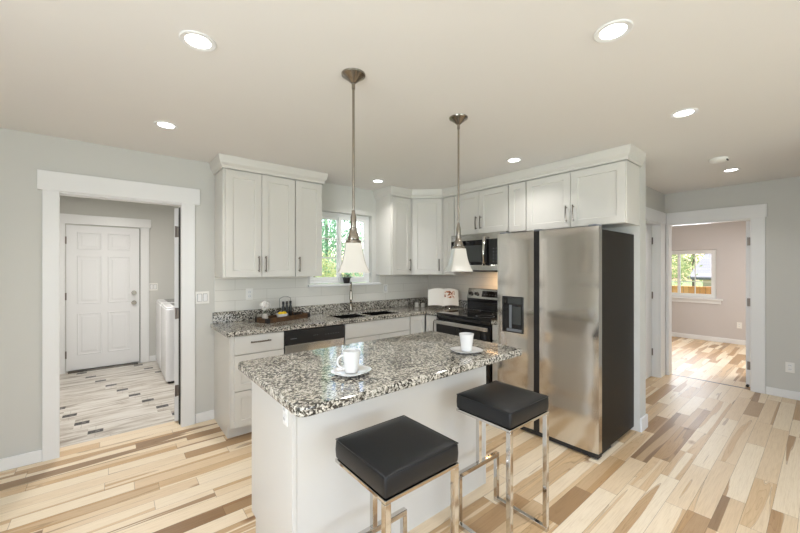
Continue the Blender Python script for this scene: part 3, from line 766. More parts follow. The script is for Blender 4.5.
# faucet
fx, fy = 2.19, 3.60
f = thing('kitchen_faucet', 'tall brushed nickel pull-down faucet behind the sink', 'faucet', (fx, fy, CZ1))
MB().lathe([(0, 0), (0.027, 0), (0.027, 0.006), (0.020, 0.014), (0.021, 0.10), (0.018, 0.105), (0, 0.105)], (fx, fy, CZ1+0.0005), 20).build('base', 'nickel', f, smooth=True)
arc = [(fx, fy, 1.015), (fx, fy, 1.20)]
for k in range(1, 10):
    q = PI*k/9; arc.append((fx-0.042*(1-math.cos(q)), fy-0.07*(1-math.cos(q)), 1.20+0.07*math.sin(q)))
arc.append((fx-0.084, fy-0.14, 1.17))
MB().tube(arc, 0.0135, 14).build('spout', 'nickel', f, smooth='all')
MB().cyl((fx-0.084, fy-0.14, 1.175), (fx-0.084, fy-0.141, 1.08), 0.016, 0.020).build('spray_head', 'nickel', f, smooth=True)
MB().cyl((fx+0.016, fy, 0.985), (fx+0.045, fy, 0.985), 0.011).tube([(fx+0.04, fy, 0.985), (fx+0.085, fy-0.01, 0.995), (fx+0.12, fy-0.012, 1.0)], 0.005).build('lever', 'nickel', f, smooth=True)
sd = thing('soap_dispenser', 'small nickel soap dispenser right of the faucet', 'soap dispenser', (2.37, 3.6, CZ1))
MB().lathe([(0, 0), (0.02, 0), (0.02, 0.004), (0.011, 0.01), (0.010, 0.05), (0.006, 0.055), (0.006, 0.09), (0, 0.09)], (2.37, 3.6, CZ1+0.0005), 16).build('body', 'nickel', sd, smooth=True)
MB().tube([(2.37, 3.6, 1.0), (2.365, 3.55, 1.003), (2.36, 3.52, 0.995)], 0.006).build('nozzle', 'nickel', sd, smooth=True)

# ------------------------------------------------------------------ dishwasher
dw = thing('dishwasher', 'stainless dishwasher with black control panel, left of the sink', 'dishwasher', (1.51, 3.4, 0))
MB().box(1.203, 1.819, 3.14, 3.70, 0.10, 0.868).build('body', 'black_plastic', dw)
MB().box(1.210, 1.812, 3.20, 3.65, 0.0, 0.0995).build('toe_kick', 'black_matte', dw)
MB().box(1.206, 1.816, 3.112, 3.139, 0.11, 0.735).build('door', 'stainless_flat', dw, bevel=0.004)
cp = MB().box(1.206, 1.816, 3.104, 3.139, 0.738, 0.866).build('control_panel', 'black_plastic', dw, bevel=0.006)
for k in range(6): MB().box(1.60+k*0.028, 1.609+k*0.028, 3.1032, 3.1042, 0.795, 0.799).build('button', 'grey_plastic', cp)
for k in range(3): MB().box(1.475+k*0.018, 1.485+k*0.018, 3.1032, 3.1042, 0.80, 0.803).build('indicator', 'grey_plastic', cp)
MB().box(1.25, 1.31, 3.1032, 3.1042, 0.79, 0.796).build('nameplate', 'grey_plastic', cp)
MB().box(1.40, 1.62, 3.1025, 3.106, 0.835, 0.858).build('grip', 'black_matte', cp)

# ------------------------------------------------------------------ range
rg = thing('electric_range', 'stainless electric range with black glass cooktop and oven door', 'stove', (3.24, 2.53, 0))
RY0, RY1 = 2.149, 2.909; RX = 2.945
MB().box(RX+0.02, XR-0.03, RY0, RY1, 0.06, 0.900).build('body', 'black_plastic', rg)
m = MB().box(RX-0.01, XR-0.095, RY0+0.001, RY1-0.001, 0.901, 0.921); m.build('cooktop', 'black_glass', rg, bevel=0.004)
for (x, y, r) in ((3.10, 2.34, 0.10), (3.10, 2.72, 0.08), (3.36, 2.34, 0.08), (3.36, 2.72, 0.10)):
    MB().lathe([(r, 0), (r-0.003, 0.0005), (r-0.006, 0)], (x, y, 0.9213), 32).build('burner_ring', 'grey_plastic', rg)
fr_ = Fr((RX, 0, 0), (0, -1, 0), (-1, 0, 0))
MB().box(-RY1+0.002, -RY0-0.002, -0.018, 0.012, 0.855, 0.898, fr_).build('front_trim', 'black_glass', rg, bevel=0.006)
od = MB().box(-RY1+0.002, -RY0-0.002, -0.018, 0.018, 0.27, 0.850, fr_).build('oven_door', 'black_glass', rg, bevel=0.005)
MB().box(-RY1+0.10, -RY0-0.10, 0.0181, 0.0195, 0.36, 0.66, fr_).build('oven_window', 'grey_glass', od)
m = MB().box(-RY1+0.004, -RY0-0.004, 0.042, 0.062, 0.800, 0.842, fr_)
for u in (-RY1+0.05, -RY0-0.05): m.box(u-0.012, u+0.012, 0.0185, 0.042, 0.805, 0.838, fr_)
m.build('handle', 'stainless_flat', rg, bevel=0.006)
MB().box(-RY1+0.002, -RY0-0.002, -0.018, 0.016, 0.075, 0.265, fr_).build('drawer', 'stainless_flat', rg, bevel=0.005)
MB().box(RX+0.04, XR-0.1, RY0+0.02, RY1-0.02, 0.0, 0.0595).build('base', 'black_matte', rg)
m = MB(); bx0, bx1 = XR-0.092, XR-0.024
m.hexa([(bx0+0.0, RY0, 0.922), (bx1, RY0, 0.922), (bx1, RY1, 0.922), (bx0, RY1, 0.922), (bx0+0.0, RY0, 1.06), (bx1, RY0, 1.06), (bx1, RY1, 1.06), (bx0, RY1, 1.06)])
m.build('back_panel', 'black_glass', rg)
m = MB(); m.hexa([(bx0-0.012, RY0, 1.061), (bx1, RY0, 1.061), (bx1, RY1, 1.061), (bx0-0.012, RY1, 1.061), (bx0+0.025, RY0, 1.185), (bx1, RY0, 1.185), (bx1, RY1, 1.185), (bx0+0.025, RY1, 1.185)])
bgd = m.build('back_guard', 'stainless_flat', rg, bevel=0.006)
frK = Fr((bx0-0.012, 0, 1.061), (0, -1, 0), (-1, 0, 0)); sl = 0.037/0.124
def kp(u, d, z): return frK.p(u, d, z) + Vector((z*sl, 0, 0))
m = MB(); m.hexa([kp(*q) for q in ((-2.68, -0.001, 0.03), (-2.30, -0.001, 0.03), (-2.30, 0.004, 0.03), (-2.68, 0.004, 0.03), (-2.68, -0.001, 0.10), (-2.30, -0.001, 0.10), (-2.30, 0.004, 0.10), (-2.68, 0.004, 0.10))])
dp = m.build('display', 'black_glass', bgd)
for k in range(9):
    u = -2.65+k*0.04; m = MB(); m.hexa([kp(u+a, 0.004+b, 0.055+c) for a, b, c in ((0, 0, 0), (0.012, 0, 0), (0.012, 0.0008, 0), (0, 0.0008, 0), (0, 0, 0.004), (0.012, 0, 0.004), (0.012, 0.0008, 0.004), (0, 0.0008, 0.004))]); m.build('digit', 'grey_plastic', dp)
for y in (2.85, 2.76, 2.25, 2.19):
    MB().cyl(kp(-y, 0, 0.062), kp(-y, 0.028, 0.062), 0.022, 0.019).build('knob', 'black_plastic', bgd, smooth=True)

# ------------------------------------------------------------------ microwave
mw = thing('microwave', 'stainless over-range microwave with black glass door', 'microwave', (3.38, 2.53, 1.40))
MX = 3.19
MB().box(MX+0.02, XR-0.009, 2.153, 2.909, 1.405, 1.831).build('body', 'black_plastic', mw)
frM = Fr((MX, 0, 0), (0, -1, 0), (-1, 0, 0))
MB().box(-2.909, -2.153, -0.019, 0.004, 1.758, 1.831, frM).build('top_trim', 'stainless_flat', mw, bevel=0.003)
MB().box(-2.909, -2.153, -0.019, 0.004, 1.415, 1.475, frM).build('bottom_trim', 'stainless_flat', mw, bevel=0.003)
md = MB().box(-2.909, -2.355, -0.019, 0.006, 1.477, 1.756, frM).build('door', 'black_glass', mw, bevel=0.003)
MB().box(-2.84, -2.45, 0.0062, 0.007, 1.51, 1.70, frM).build('door_window', 'grey_glass', md)
cp = MB().box(-2.353, -2.153, -0.019, 0.005, 1.477, 1.756, frM).build('control_panel', 'black_plastic', mw, bevel=0.003)
for r in range(5):
    for k in range(3): MB().box(-2.30+k*0.04, -2.285+k*0.04, 0.0052, 0.0058, 1.51+r*0.035, 1.516+r*0.035, frM).build('button', 'grey_plastic', cp)
m = MB().tube([frM.p(-2.392, 0.04, 1.468), frM.p(-2.392, 0.047, 1.62), frM.p(-2.392, 0.04, 1.79)], 0.016, 12)
m.box(-2.402, -2.382, 0.004, 0.04, 1.478, 1.50, frM).box(-2.402, -2.382, 0.004, 0.04, 1.76, 1.78, frM)
m.build('handle', 'chrome', mw, smooth='all')
MB().box(MX+0.06, XR-0.06, 2.2, 2.86, 1.398, 1.4045).build('vent_grille', 'black_matte', mw)

# ------------------------------------------------------------------ refrigerator
rf = thing('refrigerator', 'tall stainless side-by-side refrigerator with charcoal sides', 'refrigerator', (3.2, 1.55, 0))
QX = 2.800; QY0, QY1 = 1.085, 1.978
MB().box(QX+0.075, XR-0.003, QY0+0.004, QY1-0.004, 0.035, 1.740).build('body', 'fridge_side', rf, bevel=0.003)
def fdoor(y0, y1):
    m = MB(); n = 12; pts = []; z0, z1 = 0.045, 1.760
    # gently bowed front
    for k in range(n+1):
        s_ = k/n; y = y0+(y1-y0)*s_; e_ = min(s_, 1-s_)*(y1-y0)
        edge = 0.003*(1-min(1, e_/0.006))**2
        bow = 0.008*(1-(2*s_-1)**2)
        pts.append((QX+0.008-bow+edge, y))
    pts += [(QX+0.07, y1), (QX+0.07, y0)]
    return m.prism(pts, z0, z1)
fd1 = fdoor(1.609, QY1).build('freezer_door', 'stainless', rf, smooth=12)
fd2 = fdoor(QY0, 1.557).build('fridge_door', 'stainless', rf, smooth=12)
# dark handle channel between the doors
MB().box(QX+0.012, QX+0.07, 1.5585, 1.6075, 0.046, 1.758).build('handle_recess', 'black_plastic', rf)
MB().box(QX+0.08, QX+0.30, QY0+0.02, QY1-0.02, 0.0, 0.0345).build('base', 'black_matte', rf)
MB().box(QX+0.006, QX+0.074, QY0+0.003, QY1-0.003, 0.010, 0.042).build('kick_grille', 'black_matte', rf)
for y in (QY0+0.05, QY1-0.05, 1.585):
    MB().box(QX+0.02, QX+0.13, y-0.03, y+0.03, 1.7605, 1.777).build('hinge_cap', 'grey_plastic', rf, bevel=0.004)
# water dispenser
frR = Fr((QX+0.001, 0, 0), (0, -1, 0), (-1, 0, 0))
dz0, dz1, du0, du1 = 0.858, 1.184, -1.915, -1.702
ds = MB().cells([du0, du0+0.012, du1-0.012, du1], [dz0, dz0+0.012, dz1-0.012, dz1], lambda i, j: not (i == 1 and j == 1), 0.0, 0.008, lambda u, v, w_: frR.p(u, w_, v)).build('dispenser', 'black_plastic', fd1, bevel=0.002)
fd1.select_set(False)
MB().box(du0+0.012, du1-0.012, 0.0, 0.0035, dz0+0.012, dz1-0.012, frR).build('recess', 'black_glass', fd1)
MB().box(du0+0.06, du1-0.014, 0.0036, 0.010, dz1-0.065, dz1-0.012, frR).build('display', 'grey_glass', fd1)
MB().box(du0+0.075, du0+0.10, 0.004, 0.011, dz0+0.04, dz0+0.25, frR).build('lever', 'grey_plastic', fd1, bevel=0.003)
MB().box(du0+0.105, du1-0.02, 0.0036, 0.006, dz0+0.075, dz1-0.09, frR).build('paddle', 'grey_glass', fd1, bevel=0.002)
MB().box(du0+0.05, du1-0.014, 0.0036, 0.012, dz0+0.012, dz0+0.035, frR).build('drip_tray', 'grey_plastic', fd1, bevel=0.002)

# ------------------------------------------------------------------ island
IX0, IX1, IY0, IY1 = 0.592, 1.935, 1.455, 2.02
isl = thing('kitchen_island', 'white kitchen island with speckled granite top in the middle of the room', 'kitchen island', (1.26, 1.74, 0))
m = MB().box(IX0+0.02, IX1-0.02, IY0+0.018, IY1-0.02, 0.10, 0.889).box(IX0+0.02, IX1-0.02, IY0+0.018, IY1-0.075, 0.0, 0.0995)
m.build('body', 'cabinet_paint', isl)
MB().box(IX0+0.0195, IX1-0.0195, IY0, IY0+0.0175, 0.0, 0.889).build('back_panel', 'cabinet_paint', isl)
for a, b in ((IX0, IX0+0.019), (IX1-0.019, IX1)):
    MB().cells([IY0-0.003, IY1-0.07, IY1], [0, 0.10, 0.889], lambda i, j: not (i == 1 and j == 0), a, b, lambda u, v, w_: (w_, u, v)).build('end_panel', 'cabinet_paint', isl, bevel=0.001)
frI = Fr((0, IY1-0.019, 0), (-1, 0, 0), (0, 1, 0))
wI = (IX1-IX0-0.04)/3
for k in range(3):
    a = -(IX1-0.02)+k*wI; dr = MB().shaker(frI, a+0.002, a+wI-0.002, 0.11, 0.70, 0.0).build('door', 'cabinet_paint', isl)
    pull_v(frI, a+0.04, 0.5, 0.65, 0.02, dr)
    dd = MB().box(a+0.002, a+wI-0.002, 0.0, 0.02, 0.706, 0.87, frI).build('drawer', 'cabinet_paint', isl); pull_h(frI, a+wI/2-0.07, a+wI/2+0.07, 0.79, 0.02, dd)
def rrect(x0, x1, y0, y1, r, n=8):
    P = []
    for cx, cy, q0 in ((x1-r, y0+r, -90), (x1-r, y1-r, 0), (x0+r, y1-r, 90), (x0+r, y0+r, 180)):
        for k in range(n+1):
            q = R(q0+90*k/n); P.append((cx+r*math.cos(q), cy+r*math.sin(q)))
    return P
MB().prism(rrect(0.522, 2.030, 1.222, 2.065, 0.045), 0.8895, 0.9285).build('worktop', 'granite', isl, bevel=0.009, seg=3)
frE = Fr((IX0, 0, 0), (0, 1, 0), (-1, 0, 0))
plate(frE, 1.52, 0.80, 'o', 'white outlet on the left end of the island', 0.05, 0.10)
IZ = 0.929

# ------------------------------------------------------------------ stools
def stool(cx, cy, label, rot=0.0, sx=0.37, sy=0.345):
    t = thing('bar_stool', label, 'bar stool', (cx, cy, 0), 'backless bar stools at the island')
    M = Matrix.Translation((cx, cy, 0)) @ Matrix.Rotation(rot, 4, 'Z')
    hx, hy = sx/2, sy/2; tb = 0.0125; SB, ST = 0.660, 0.750
    m = MB(); n = 12
    def cush(u, v): return ST-0.010+0.010*((1-abs(u)**3)*(1-abs(v)**3))**0.5
    grid = [[m.bm.verts.new((hx*u, hy*v, cush(u, v))) for u in [-1+2*i/n for i in range(n+1)]] for v in [-1+2*j/n for j in range(n+1)]]
    for j in range(n):
        for i in range(n): m.bm.faces.new((grid[j][i], grid[j][i+1], grid[j+1][i+1], grid[j+1][i]))
    rim = [grid[0][i] for i in range(n)]+[grid[j][n] for j in range(n)]+[grid[n][i] for i in range(n, 0, -1)]+[grid[j][0] for j in range(n, 0, -1)]
    mid_ = [m.bm.verts.new((v.co.x*1.012, v.co.y*1.012, SB+0.04)) for v in rim]
    lo = [m.bm.verts.new((v.co.x*1.0, v.co.y*1.0, SB+0.001)) for v in rim]
    K = len(rim)
    for A_, B_ in ((rim, mid_), (mid_, lo)):
        for k in range(K): m.bm.faces.new((A_[k], B_[k], B_[(k+1) % K], A_[(k+1) % K]))
    m.bm.faces.new(lo)
    m.xf(M); cu = m.build('seat_cushion', 'black_leather', t, bevel=0.011, seg=4, smooth='all')
    pp = [(-hx, -hy), (hx, -hy), (hx, hy), (-hx, hy)]
    MB().tube([(x*0.99, y*0.99, ST-0.0115) for x, y in pp], 0.0022, 6, closed=True).xf(M).build('piping', 'black_leather', cu, smooth='all')
    fz1 = SB-0.001; fz0 = fz1-0.014
    lx, ly = hx-0.012, hy-0.012
    MB().cells([-lx-tb, -lx+tb, lx-tb, lx+tb], [-ly-tb, -ly+tb, ly-tb, ly+tb], lambda i, j: not (i == 1 and j == 1), fz0, fz1, XY).xf(M).build('seat_frame', 'chrome', t, bevel=0.002)
    for s_ in (-1, 1):
        MB().box(s_*lx-tb, s_*lx+tb, -ly-tb, -ly+tb, 0.025, fz0-0.0005).xf(M).build('leg', 'chrome', t, bevel=0.002)
        MB().box(s_*lx-tb, s_*lx+tb, -ly-tb, ly+tb, 0.0, 0.0245).xf(M).build('floor_runner', 'chrome', t, bevel=0.002)
        MB().box(s_*lx-tb, s_*lx+tb, ly-tb, ly+tb, 0.025, 0.2745).xf(M).build('upright', 'chrome', t, bevel=0.002)
    MB().box(-lx-tb, lx+tb, ly-tb, ly+tb, 0.275, 0.30).xf(M).build('footrest', 'chrome', t, bevel=0.002)
    MB().box(-tb, tb, ly-tb, ly+tb, 0.3005, fz0-0.0005).xf(M).build('centre_post', 'chrome', t, bevel=0.002)
stool(0.893, 1.115, 'black leather stool on chrome frame in front of the island, the nearer left one')
stool(1.668, 1.143, 'black leather stool on chrome frame at the refrigerator end of the island')

# ------------------------------------------------------------------ cups
def cup(x, y, label, rot, hrot):
    c = thing('coffee_cup', 'white porcelain coffee cup '+label, 'cup', (x, y, IZ+0.008))
    z = IZ+0.0085
    MB().lathe([(0, 0), (0.030, 0), (0.033, 0.004), (0.036, 0.04), (0.043, 0.095), (0.045, 0.105), (0.042, 0.105), (0.040, 0.095), (0.033, 0.04), (0.029, 0.008), (0, 0.006)], (x, y, z), 32).build('bowl', 'porcelain', c, smooth=True)
    m = MB(); h = Vector((math.cos(hrot), math.sin(hrot), 0)); pts = []
    for k in range(13):
        q = R(100-200*k/12); pts.append(Vector((x, y, z+0.052))+h*(0.034+0.034*max(math.cos(q), -0.1))+Vector((0, 0, 0.032*math.sin(q))))
    m.tube(pts, 0.0052, 10).build('handle', 'porcelain', c, smooth='all')
    s = thing('saucer', 'white rounded-square saucer '+label.replace('standing', 'lying').replace('on the', 'under the cup on the'), 'saucer', (x, y, IZ))
    MB().lathe([(0, 0), (0.045, 0), (0.05, 0.001), (0.078, 0.009), (0.093, 0.015), (0.094, 0.017), (0.090, 0.017), (0.075, 0.012), (0.048, 0.006), (0, 0.006)], (x, y, IZ+0.0005), 48, sq=2.8, rot=rot, stretch=(1, 0.92)).build('dish', 'porcelain', s, smooth=True)
cup(0.90, 1.475, 'on the left part of the island worktop', R(15), R(155))
cup(1.672, 1.40, 'on the right end of the island worktop', R(-20), R(60))

# ------------------------------------------------------------------ pendant lamps
def pendant(x, y, rot, label):
    p = thing('pendant_lamp', label, 'pendant lamp', (x, y, H), 'pendants over the island')
    MB().lathe([(0, -0.045), (0.012, -0.045), (0.018, -0.040), (0.05, -0.014), (0.060, -0.008), (0.062, -0.0005), (0, -0.0005)], (x, y, H), 36).build('canopy', 'nickel', p, smooth=30)
    MB().cyl((x, y, H-0.045), (x, y, H-0.075), 0.009).build('collar', 'nickel', p, smooth=True)
    MB().cyl((x, y, H-0.0755), (x, y, 1.745), 0.0065, n=12).build('rod', 'nickel', p, smooth=True)
    MB().lathe([(0, 0.172), (0.008, 0.170), (0.010, 0.15), (0.015, 0.135), (0.015, 0.08), (0.019, 0.075), (0.019, 0.062), (0.022, 0.055), (0.030, 0.03), (0.030, 0.018), (0.040, 0.012), (0.042, 0.0), (0, 0.0)], (x, y, 1.572), 28).build('socket_cap', 'nickel', p, smooth=30)
    m = MB(); prof = []
    for k in range(13):
        s_ = k/12; prof.append((0.040+0.020*s_+0.020*s_**3.2, -0.150*s_))
    inner = [(r-0.004, z) for r, z in reversed(prof[1:])]
    full = [(0.0, 0.0)]+prof+inner+[(0.0, -0.008)]
    m.lathe(full, (x, y, 1.5715), 48, sq=9, rot=rot)
    m.build('lamp_shade', 'shade_glass', p, smooth=30)
pendant(0.955, 1.545, R(-32+4), 'nickel pendant with white square glass shade in front of the window, left one')
pendant(1.770, 1.550, R(-48+18), 'nickel pendant with white square glass shade in front of the microwave')

# ------------------------------------------------------------------ ceiling fittings
DL = [(0.287, 1.748, 'large in view, highest on the left of the ceiling'), (1.623, 0.571, 'large in view, highest on the right of the ceiling'),
      (0.283, 2.92, 'in front of the laundry doorway, close to the back wall'), (2.837, 0.585, 'in front of the refrigerator, middle right of the ceiling'),
      (2.863, 1.835, 'above the freezer side of the refrigerator'), (2.35, 3.27, 'right above the sink by the kitchen window'), (4.866, 0.623, 'in the hallway before the bedroom doorway')]
for i, (x, y, lab) in enumerate(DL):
    t = thing('recessed_light', 'round white recessed ceiling light '+lab, 'ceiling light', (x, y, H), 'recessed ceiling lights')
    MB().lathe([(0.072, -0.0005), (0.072, -0.004), (0.068, -0.006), (0.050, -0.003), (0.050, -0.0005)], (x, y, H), 40).build('trim_ring', 'trim_paint', t, smooth=True)
    MB().lathe([(0, -0.001), (0.0495, -0.001), (0.0495, -0.0025), (0, -0.0025)], (x, y, H), 40).build('lens', 'lamp_lens', t)
    area('recessed_lamp_light', (x, y, H-0.012), (0, 0, -1), 0.10, 0.10, 3.2, (1.0, 0.96, 0.93), 'DISK', R(125))
for x, y in ((-0.6, -0.6), (-0.6, -2.2), (1.4, -1.6), (3.2, -2.0)):
    t = thing('recessed_light', 'round white recessed ceiling light behind the viewpoint', 'ceiling light', (x, y, H), 'recessed ceiling lights behind the viewpoint')
    MB().lathe([(0.072, -0.0005), (0.072, -0.004), (0.068, -0.006), (0.050, -0.003), (0.050, -0.0005)], (x, y, H), 24).build('trim_ring', 'trim_paint', t, smooth=True)
    MB().lathe([(0, -0.001), (0.0495, -0.001), (0.0495, -0.0025), (0, -0.0025)], (x, y, H), 24).build('lens', 'lamp_lens', t)
    area('recessed_lamp_light', (x, y, H-0.012), (0, 0, -1), 0.10, 0.10, 4, (1.0, 0.96, 0.93), 'DISK', R(125))
sdt = thing('smoke_detector', 'round white smoke detector on the hallway ceiling', 'smoke detector', (4.27, 0.63, H))
MB().lathe([(0, -0.035), (0.045, -0.034), (0.055, -0.028), (0.066, -0.018), (0.068, -0.0005), (0, -0.0005)], (4.27, 0.63, H), 32).build('body', 'plate_white', sdt, smooth=30)
MB().box(4.24, 4.30, 0.565, 0.575, H-0.026, H-0.019).build('vent', 'black_matte', sdt)

# ------------------------------------------------------------------ laundry machines
def machine(y0, y1, name, label, cat):
    t = thing(name, label, cat, (0.86, (y0+y1)/2, 0))
    X0, X1 = 0.500, 1.20
    P = rrect(X0, X1, y0, y1, 0.05, 6)
    MB().prism(P, 0.03, 0.93).build('body', 'white_enamel', t, bevel=0.012, smooth=40)
    MB().prism(rrect(X0+0.03, X1-0.02, y0+0.03, y1-0.03, 0.03, 4), 0.0, 0.0295).build('base', 'black_matte', t)
    m = MB(); m.prism(rrect(X0+0.01, X1-0.14, y0+0.012, y1-0.012, 0.05, 6), 0.931, 0.955); l = m.build('lid', 'white_enamel', t, bevel=0.01, smooth=40)
    MB().prism(rrect(X0+0.10, X1-0.24, y0+0.10, y1-0.10, 0.04, 6), 0.9552, 0.958).build('glass', 'grey_glass', l)
    m = MB(); m.hexa([(X1-0.135, y0+0.012, 0.931), (X1, y0+0.012, 0.931), (X1, y1-0.012, 0.931), (X1-0.135, y1-0.012, 0.931), (X1-0.09, y0+0.012, 1.08), (X1, y0+0.012, 1.08), (X1, y1-0.012, 1.08), (X1-0.09, y1-0.012, 1.08)])
    m.build('control_panel', 'white_enamel', t, bevel=0.01)
    return t
machine(5.16, 5.85, 'washing_machine', 'white top-load washing machine, the nearer machine in the laundry room', 'washing machine')
machine(5.86, 6.56, 'clothes_dryer', 'white clothes dryer beyond the washing machine by the panelled door', 'dryer')

# ------------------------------------------------------------------ tray and its things
TA = R(17); TC = Vector((1.35, 3.53, CZ1+0.0005)); TM = Matrix.Translation(TC) @ Matrix.Rotation(TA, 4, 'Z')
tl, tw = 0.265, 0.095
tr = thing('wooden_tray', 'dark brown wooden serving tray with black corners on the counter', 'tray', TC)
MB().box(-tl, tl, -tw, tw, 0, 0.012).xf(TM).build('bottom', 'tray_wood', tr)
MB().cells([-tl, -tl+0.012, tl-0.012, tl], [-tw, -tw+0.012, tw-0.012, tw], lambda i, j: not (i == 1 and j == 1), 0.0122, 0.045, XY).xf(TM).build('rim', 'tray_wood', tr, bevel=0.002)
for sx in (-1, 1):
    for sy in (-1, 1):
        x, y = sx*tl, sy*tw
        MB().cells(sorted([x+sx*0.0015, x-sx*0.0005, x-sx*0.035]), sorted([y+sy*0.0015, y-sy*0.0005, y-sy*0.03]), (lambda sx_, sy_: lambda i, j: (i == (1 if sx_ > 0 else 0)) or (j == (1 if sy_ > 0 else 0)))(sx, sy), 0.001, 0.046, XY).xf(TM).build('corner_bracket', 'black_matte', tr)
def TP(x, y, z=0.0125): return TM @ Vector((x, y, z))
# bowl of lemons
b0 = TP(-0.045, -0.03)
bw = thing('lemon_bowl', 'small white square bowl holding lemons on the wooden tray', 'bowl', b0)
MB().lathe([(0, 0), (0.032, 0), (0.036, 0.004), (0.050, 0.05), (0.052, 0.056), (0.048, 0.056), (0.045, 0.048), (0.033, 0.012), (0, 0.010)], b0, 40, sq=5, rot=TA-0.3).build('dish', 'porcelain', bw, smooth=30)
for i, (dx, dy, dz, q, lab) in enumerate(((-0.02, -0.004, 0.058, 0.3, 'leftmost'), (0.010, -0.008, 0.060, 1.4, 'middle'), (0.03, 0.014, 0.057, 2.2, 'rightmost'))):
    c = b0+Vector((dx, dy, dz)); m = MB()
    m.lathe([(0, -0.026), (0.004, -0.024), (0.013, -0.015), (0.0175, 0), (0.013, 0.015), (0.004, 0.024), (0, 0.026)], (0, 0, 0), 16)
    m.xf(Matrix.Translation(c) @ Matrix.Rotation(q, 4, 'Z') @ Matrix.Rotation(R(85), 4, 'Y'))
    tag(m.build('lemon', 'lemon_skin', smooth='all'), 'yellow lemon in the white bowl on the tray, the %s of three' % lab, 'lemon', 'lemons in the bowl')
# white flower puff in a small pot
f0 = TP(-0.205, 0.02)
fl = thing('flower_vase', 'small vase with round white blossom cluster at left end of tray', 'flower vase', f0)
MB().lathe([(0, 0), (0.022, 0), (0.030, 0.03), (0.022, 0.065), (0.018, 0.070), (0, 0.070)], f0, 20).build('vase', 'jar_glass', fl, smooth=True)
m = MB(); rnd = random.Random(3)
ctr = f0+Vector((0, 0, 0.150))
for k in range(110):
    v = Vector((rnd.gauss(0, 1), rnd.gauss(0, 1), rnd.gauss(0, 1))).normalized(); p = ctr+v*0.046*rnd.uniform(0.75, 1.12)
    a = v.orthogonal().normalized(); b = v.cross(a); s = 0.016
    q = rnd.uniform(0, 6); a, b = a*math.cos(q)+b*math.sin(q), b*math.cos(q)-a*math.sin(q)
    m.face([p-a*s, p-b*s*0.6+v*0.004, p+a*s, p+b*s*0.6+v*0.004])
m.build('blossoms', 'petal_white', fl)
m = MB()
for k in range(9):
    q = k*0.7; m.tube([f0+Vector((0, 0, 0.04)), f0+Vector((0.012*math.cos(q), 0.012*math.sin(q), 0.09)), f0+Vector((0.028*math.cos(q), 0.028*math.sin(q), 0.145))], 0.001, 5)
m.build('stems', 'leaf_green', fl)
# wire caddy with black bottles
c0 = TP(0.075, 0.045)
cd = thing('wire_caddy', 'black wire caddy with arched handle standing on the wooden tray', 'caddy', c0)
ux = Vector((math.cos(TA), math.sin(TA), 0)); uy = Vector((-math.sin(TA), math.cos(TA), 0))
def cpt(a, b, z): return c0+ux*a+uy*b+Vector((0, 0, z))
m = MB()
for zz in (0.004, 0.05): m.tube([cpt(-0.07, -0.028, zz), cpt(0.07, -0.028, zz), cpt(0.07, 0.028, zz), cpt(-0.07, 0.028, zz)], 0.0018, 6, closed=True)
for a in (-0.07, 0.07):
    for b in (-0.028, 0.028): m.tube([cpt(a, b, 0.003), cpt(a, b, 0.05)], 0.0018, 6)
for a in (-0.023, 0.023): m.tube([cpt(a, -0.028, 0.004), cpt(a, 0.028, 0.004)], 0.0018, 6)
m.build('basket', 'black_matte', cd)
m = MB(); pts = [cpt(-0.07, 0.028, 0.05), cpt(-0.07, 0.028, 0.195)]
for k in range(9): pts.append(cpt(-0.06+0.12*k/8, 0.028, 0.20+0.016*math.sin(PI*k/8)))
pts += [cpt(0.07, 0.028, 0.195), cpt(0.07, 0.028, 0.05)]
m.tube(pts, 0.002, 6).build('handle', 'black_matte', cd)
for a, lab in ((-0.046, 'left'), (0.0, 'middle'), (0.046, 'right')):
    p = cpt(a, 0, 0.0065)
    b_ = thing('bottle', 'slim black bottle in the wire caddy on the tray, the %s one' % lab, 'bottle', p, 'bottles in the wire caddy')
    MB().lathe([(0, 0), (0.014, 0), (0.015, 0.004), (0.015, 0.10), (0.010, 0.12), (0.009, 0.128), (0, 0.128)], p, 16).build('glass', 'black_plastic', b_, smooth=True)
    MB().lathe([(0, 0), (0.012, 0), (0.012, 0.032), (0, 0.032)], p+Vector((0, 0, 0.1285)), 14).build('cap', 'black_matte', b_, smooth=True)
n0 = TP(0.16, -0.04)
tag(MB().box(-0.05, 0.035, -0.03, 0.03, 0, 0.006).xf(Matrix.Translation(n0+Vector((-.03, 0, 0.0003))) @ Matrix.Rotation(TA+0.2, 4, 'Z')).build('folded_napkin', 'paper_white', bevel=0.002), 'folded cream napkin lying at the right end of the wooden tray', 'napkin')
s0 = TP(0.205, 0.03)
tag(MB().lathe([(0, 0), (0.03, 0), (0.042, 0.018), (0.045, 0.03), (0.042, 0.03), (0.038, 0.018), (0.028, 0.004), (0, 0.003)], s0, 28).build('dipping_bowl', 'black_plastic', smooth=30), 'small dark round bowl at right rear of the wooden tray', 'bowl')

# ------------------------------------------------------------------ cookbook on stand, jar
bkc = Vector((3.285, 3.135, CZ1)); an = R(-43)
BM_ = Matrix.Translation(bkc) @ Matrix.Rotation(an, 4, 'Z')
lean = Matrix.Rotation(R(-14), 4, 'X')
st = thing('cookbook_stand', 'small metal easel stand under the open cookbook in the corner', 'book stand', bkc)
m = MB()
for s_ in (-1, 1): m.tube([(s_*0.075, -0.075, 0.0065), (s_*0.045, -0.02, 0.035), (s_*0.05, 0.02, 0.05), (s_*0.03, 0.07, 0.20)], 0.0045, 8)
m.tube([(-0.09, -0.032, 0.032), (0.09, -0.032, 0.032)], 0.003, 8); m.tube([(0, 0.05, 0.14), (0, 0.115, 0.0065)], 0.003, 8)
m.tube([(-0.03, 0.07, 0.20), (0, 0.075, 0.225), (0.03, 0.07, 0.20)], 0.003, 8)
m.xf(BM_).build('frame', 'chrome', st, smooth='all')
